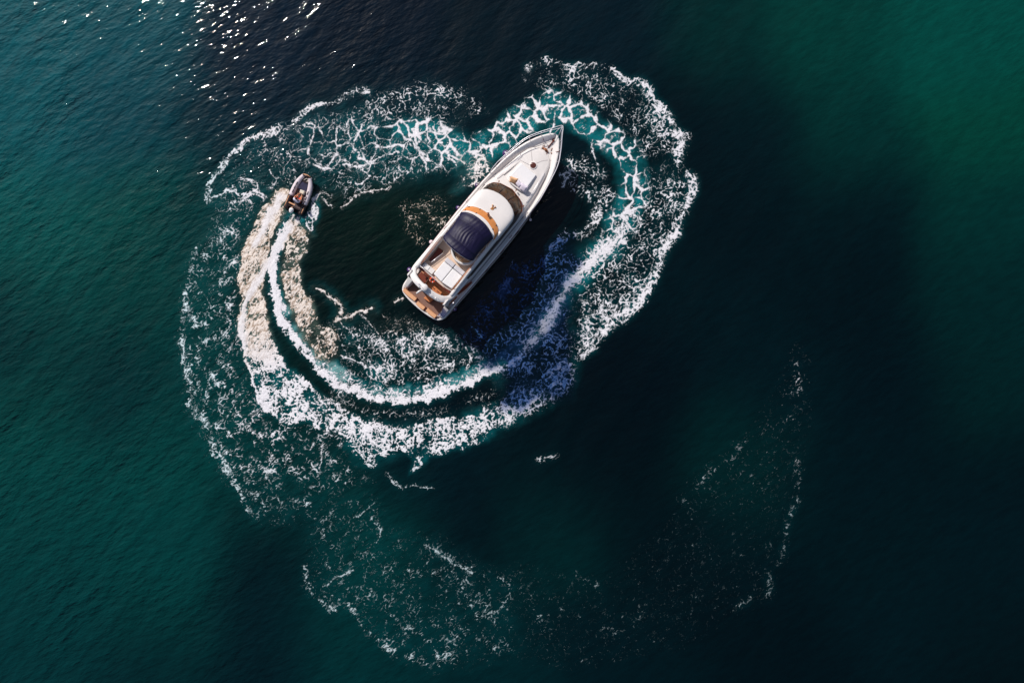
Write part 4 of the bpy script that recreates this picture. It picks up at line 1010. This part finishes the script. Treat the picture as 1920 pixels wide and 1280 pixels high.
# ensign: blue and white stripes, drooping from a raked staff
t = thing('ensign', 'blue and white striped flag drooping from a staff on the stern quarter', 'flag', Yw(.62, -1.55, 1.2), YA)
MB().tube([(.0, .0, -.2), (-.55, -.12, .95)], .018, 6).ell((-.56, -.12, .97), .03, .03, .03).build('flag_staff', 'gel', t)
def flagpt(u, v):   # u along the fly, v down the hoist
    return (-.46+.62*u+.10*v+.04*math.sin(u*9+v*3), -.10+.15*math.sin(u*7+1)*u-.42*v*(1-.3*u), .80-.35*u*u-.25*v+.06*math.sin(u*11+v*4))
for k in range(9):
    R = []
    for i in range(15):
        R.append([flagpt(i/14, k/9), flagpt(i/14, (k+.5)/9), flagpt(i/14, (k+1)/9)])
    o = MB().loft(R, close=False).build('flag_stripe', 'flagb' if k % 2 == 0 else 'flagw', t)
R = [[flagpt(i/14, 0), flagpt(i/14, .28), flagpt(i/14, .555)] for i in range(6)]
R = [[(x, y, z+.008) for x, y, z in r] for r in R]; MB().loft(R, close=False).build('flag_canton', 'flagb', t)
cr = MB(); cr.loft([[(a[0], a[1], a[2]+.016) for a in (flagpt(i/14, .22), flagpt(i/14, .33))] for i in range(6)], close=False)
cr.loft([[(a[0], a[1], a[2]+.016) for a in (flagpt(.15, j/9), flagpt(.21, j/9))] for j in range(6)], close=False); cr.build('flag_cross', 'flagw', t)
# fenders
def fender(label, x, y, z, r, L, m, cap_='vinyl'):
    sg = 1 if y > 0 else -1; sh_ = sh(x)
    t = thing('fender', label, 'fender', Yw(x, y, 0), YA, 'fenders hung along the hull')
    prof = [(0, -L), (r*.55, -L*.97), (r*.9, -L*.8), (r, -L*.5), (r, L*.5), (r*.9, L*.8), (r*.5, L*.97), (r*.22, L*1.04), (r*.2, L*1.15)]
    MB().loft([[(q[0]*math.cos(a), q[0]*math.sin(a), z+q[1]) for a in [2*math.pi*k/16 for k in range(16)]] for q in prof], True, True, True).build('fender_body', m, t)
    MB().tube([(0, 0, z+L*1.1), (0, -sg*.1, sh_+.02), (0, -sg*.3, sh_+.06)], .014, 5).build('fender_line', 'rope', t)
    MB().ell((0, 0, z+L*1.08), r*.3, r*.3, r*.22).build('fender_eye', cap_, t)
fender('big round purple fender hanging nearest the bow over the turquoise foam', 12.95, 2.27, 1.3, .26, .28, 'purple')
fender('dark purple fender hung abreast of the windscreen on the port side', 9.72, 2.46, 1.0, .17, .30, 'purple')
fender('dark purple fender hung beside the front of the navy canvas on the port side', 7.45, 2.50, 1.0, .17, .30, 'purple')
fender('pinkish white fender on the port side, just aft of the canvas', 4.12, 2.42, .95, .16, .26, 'whitef')
fender('dark purple fender with white top hung near the port stern corner', 1.42, 2.40, .75, .19, .22, 'purple')
fender('dark purple fender lying at the starboard stern corner beside the flag', 1.30, -2.22, .85, .17, .2, 'purple')
fender('tiny white fender on the shaded starboard side below the windscreen', 10.3, -2.36, .9, .10, .12, 'whitef')

# ------------------------------------------------------------------ the dinghy
DA = math.radians(65.3)
dcx, dcy = (562.2-960)/PXM*.992, -(362.5-640)/PXM*.992
dinghy = thing('inflatable_dinghy', 'small grey inflatable dinghy with dark stern ends, turning hard at the head of the wake', 'inflatable boat', (dcx, dcy, .16), DA)
dinghy.rotation_euler = (math.radians(4), math.radians(-5), DA)
def tube_side(sg):
    ctr = [(-1.52, .58, .18), (-1.2, .60, .17), (-.5, .61, .18), (.2, .60, .20), (.7, .54, .24), (1.05, .44, .30), (1.30, .33, .37), (1.42, .26, .42)]
    P = spline([(x, sg*y, z) for x, y, z in ctr], 6); return P
for sg in (1, -1):
    P = tube_side(sg); n_ = len(P); cut = min(range(n_), key=lambda i: abs(P[i][0]-(-.40 if sg > 0 else -.62)))
    rad = [.205 if p[0] < .8 else .205-.06*(p[0]-.8)/.6 for p in P]
    MB().tube(P[cut:], rad[cut:], 16).build('buoyancy_tube', 'tube', dinghy)
    rr = [.05, .13, .19]+[.206]*(cut-2)
    MB().tube(P[:cut+1], rr[:cut+1], 16).build('tube_end', 'tubedark', dinghy)
    for x in ((.62, .27, -.06) if sg > 0 else (.28, -.12, -.50)):
        q = min(P, key=lambda p: abs(p[0]-x)); i_ = P.index(q); d = (P[i_+1]-P[i_-1]).normalized()
        b = MB(); c_ = Vector(q)+Vector((0, -sg*.05, .195))
        b.tube([c_-d*.12-Vector((0, 0, .01)), c_-d*.1+Vector((0, 0, .02)), c_+d*.1+Vector((0, 0, .02)), c_+d*.12-Vector((0, 0, .01))], .035, 6); b.build('grab_handle', 'strip', dinghy)
    MB().tube([(p[0], p[1]+sg*.185, p[2]+.07) for p in P[3:]], .022, 6).build('rubbing_strake', 'strip', dinghy)
    MB().tube([(x, sg*(.70), .37) for x in (-1.35, -1.1, -.85 if sg < 0 else -.45)], .032, 6).build('stern_stripe', 'tan', dinghy)
MB().tube([(1.42, .30, .40), (1.46, 0, .42), (1.42, -.30, .40)], [.12, .11, .12], 12).build('bow_tube', 'tubedark', dinghy)
MB().tube([(1.50, .28, .50), (1.55, 0, .52), (1.50, -.28, .50)], .035, 8).build('bow_handle', 'tan', dinghy)
MB().prism([(1.40, .26), (.98, .32), (.92, 0), (.98, -.32), (1.40, -.26)], .28, .34).build('bow_step', 'tubedark', dinghy, bevel=.01)
MB().tube([(1.1, .12, .37), (1.3, -.05, .40), (1.2, -.2, .38), (1.05, -.1, .38)], .03, 6).ell((1.12, -.22, .40), .05, .05, .03).build('mooring_line', 'rope', dinghy)
MB().prism([(.98, .3), (.30, .40), (.30, -.40), (.98, -.3)], .10, .30, .05).build('bow_cushion', 'bay', dinghy, bevel=.03)
# rigid hull floor
R = []
for x, hw, zk in ((-1.15, .5, -.12), (-.4, .5, -.14), (.5, .46, -.10), (1.0, .32, .05), (1.35, .12, .25)):
    R.append([(x, -hw, .09 if x < 1 else .2), (x, 0, .09 if x < 1 else .2), (x, hw, .09 if x < 1 else .2), (x, hw, .05 if x < 1 else .18), (x, 0, zk), (x, -hw, .05 if x < 1 else .18)])
MB().loft(R, True, True, True, False).build('floor', 'floor', dinghy)
MB().box(-1.20, -1.12, -.5, .5, -.1, .42).build('transom', 'tubedark', dinghy, bevel=.015)
MB().box(-1.0, -.90, -.02, .50, .40, .455).build('thwart', 'tan', dinghy, bevel=.02)
c_ = MB().prism([(.02, .02), (.04, -.36), (.36, -.32), (.34, .08)], .11, .58, .04).build('console', 'console', dinghy, bevel=.03)
MB().box(.10, .16, -.3, .02, .581, .60).build('console_trim', 'cream', c_)
wr = MB(); wr.loft([[(-.06+.0*math.cos(a)+.03*math.cos(q)*.5, -.14+(.13+.014*math.cos(q))*math.cos(a), .52+(.13+.014*math.cos(q))*math.sin(a)) for q in [2*math.pi*k/6 for k in range(6)]] for a in [2*math.pi*k/16 for k in range(17)]]).build('steering_wheel', 'strip', dinghy)
MB().box(-.78, -.45, -.30, .16, .10, .42).build('driver_seat', 'strip', dinghy, bevel=.04)
# outboard
e = MB(); prof = [(.0, .70), (.10, .69), (.17, .64), (.19, .55), (.18, .44), (.14, .36)]
e.loft([[(-1.42+q*1.15*math.cos(a)-.03*math.cos(2*a), .06+q*.92*math.sin(a), z) for a in [2*math.pi*k/18 for k in range(18)]] for q, z in prof], True, False, True).build('motor_cowl', 'vinyl', dinghy)
MB().ell((-1.42, .05, .70), .03, .03, .012).build('cowl_emblem', 'bay', dinghy)
MB().tube([(-1.40, .06, .40), (-1.38, .06, -.35)], .06, 8).tube([(-1.3, .06, .34), (-1.12, .06, .34)], .07, 8).build('motor_leg', 'strip', dinghy)
MB().tube([(-1.24, .16, .50), (-1.16, .05, .50)], .03, 6).build('motor_clamp', 'tan', dinghy)

def Dw(x, y, z): return dinghy.matrix_basis @ Vector((x, y, z))
# ---- the driver
pt = thing('person', 'person in a white shirt and orange shorts sitting at the wheel of the dinghy', 'person', Dw(0, 0, 0), DA)
pt.rotation_euler = dinghy.rotation_euler
def skinned(name, joints, bones, m, parent, root=0, sub=2):
    me = bpy.data.meshes.new(name); me.from_pydata([j[0] for j in joints], bones, [])
    o = bpy.data.objects.new(name, me); S.collection.objects.link(o); o.parent = parent
    k = o.modifiers.new('skin', 'SKIN'); k.use_smooth_shade = True
    for i, j in enumerate(joints):
        sv = me.skin_vertices[0].data[i]; sv.radius = j[1] if hasattr(j[1], '__len__') else (j[1], j[1]); sv.use_root = (i == root)
    q = o.modifiers.new('sub', 'SUBSURF'); q.levels = q.render_levels = sub
    me.materials.append(M[m]); return o
py_ = -.10
J = [((-.58, py_, .50), (.15, .12)), ((-.55, py_, .68), (.15, .11)), ((-.50, py_, .88), (.17, .11)), ((-.46, py_, 1.0), (.08, .08)), ((-.43, py_, 1.08), (.055, .055)), ((-.40, py_, 1.16), (.075, .09)), ((-.39, py_, 1.25), (.07, .085)),
     ((-.52, py_+.20, .94), .062), ((-.34, py_+.27, .76), .045), ((-.10, py_+.13, .66), .032),
     ((-.52, py_-.20, .94), .062), ((-.34, py_-.27, .76), .045), ((-.10, py_-.15, .66), .032),
     ((-.52, py_+.10, .50), .09), ((-.14, py_+.16, .54), .068), ((-.06, py_+.15, .28), .05), ((-.04, py_+.15, .16), .04), ((.06, py_+.16, .14), .032),
     ((-.52, py_-.10, .50), .09), ((-.14, py_-.16, .54), .068), ((-.06, py_-.15, .28), .05), ((-.04, py_-.15, .16), .04), ((.06, py_-.16, .14), .032)]
Bn = [(0, 1), (1, 2), (2, 3), (3, 4), (4, 5), (5, 6), (2, 7), (7, 8), (8, 9), (2, 10), (10, 11), (11, 12), (0, 13), (13, 14), (14, 15), (15, 16), (16, 17), (0, 18), (18, 19), (19, 20), (20, 21), (21, 22)]
for sg, w0 in ((1, 9), (-1, 12)):           # palm and five fingers closing round the rim
    wx, wy, wz_ = J[w0][0]; J.append(((wx+.05, wy, wz_+.0), (.036, .016))); pl_ = len(J)-1; Bn.append((w0, pl_))
    for k in range(4):
        a0_ = len(J); yy = wy+(k-1.5)*.02; J.append(((wx+.085, yy, wz_+.012-.004*abs(k-1.5)), .0095)); J.append(((wx+.105, yy, wz_-.018), .0085)); J.append(((wx+.09, yy, wz_-.036), .0075))
        Bn += [(pl_, a0_), (a0_, a0_+1), (a0_+1, a0_+2)]
    a0_ = len(J); J.append(((wx+.045, wy-sg*.045, wz_-.012), .010)); J.append(((wx+.075, wy-sg*.045, wz_-.028), .0085)); Bn += [(pl_, a0_), (a0_, a0_+1)]
body = skinned('body', J, Bn, 'skin', pt)
SJ = [((-.60, py_, .50), (.20, .17)), ((-.58, py_, .68), (.20, .165)), ((-.53, py_, .87), (.22, .155)), ((-.475, py_, .985), (.10, .09)), ((-.53, py_+.21, .935), .085), ((-.44, py_+.26, .83), .078), ((-.53, py_-.21, .935), .085), ((-.44, py_-.26, .83), .078)]
skinned('shirt', SJ, [(0, 1), (1, 2), (2, 3), (2, 4), (4, 5), (2, 6), (6, 7)], 'shirt', pt)
SJ = [((-.58, py_, .48), (.17, .13)), ((-.50, py_+.10, .50), .112), ((-.22, py_+.155, .545), .09), ((-.50, py_-.10, .50), .112), ((-.22, py_-.155, .545), .09)]
skinned('shorts', SJ, [(0, 1), (1, 2), (0, 3), (3, 4)], 'shorts', pt)
hr = MB().ell((-.425, py_, 1.235), .105, .088, .10, 18, 12); hr.ell((-.455, py_, 1.17), .07, .078, .09, 14, 8); hr.build('hair', 'hair', pt)
fc = MB().ell((-.315, py_, 1.175), .022, .012, .02, 8, 6)
for sg in (1, -1): fc.ell((-.40, py_+sg*.083, 1.18), .018, .008, .028, 8, 6)
fc.build('nose_and_ears', 'skin', pt)
ey = MB()
for sg in (1, -1): ey.ell((-.326, py_+sg*.03, 1.20), .008, .012, .007, 8, 6)
ey.build('eyes', 'strip', pt)
MB().ell((-.322, py_, 1.135), .008, .024, .006, 8, 6).build('mouth', 'rail', pt)
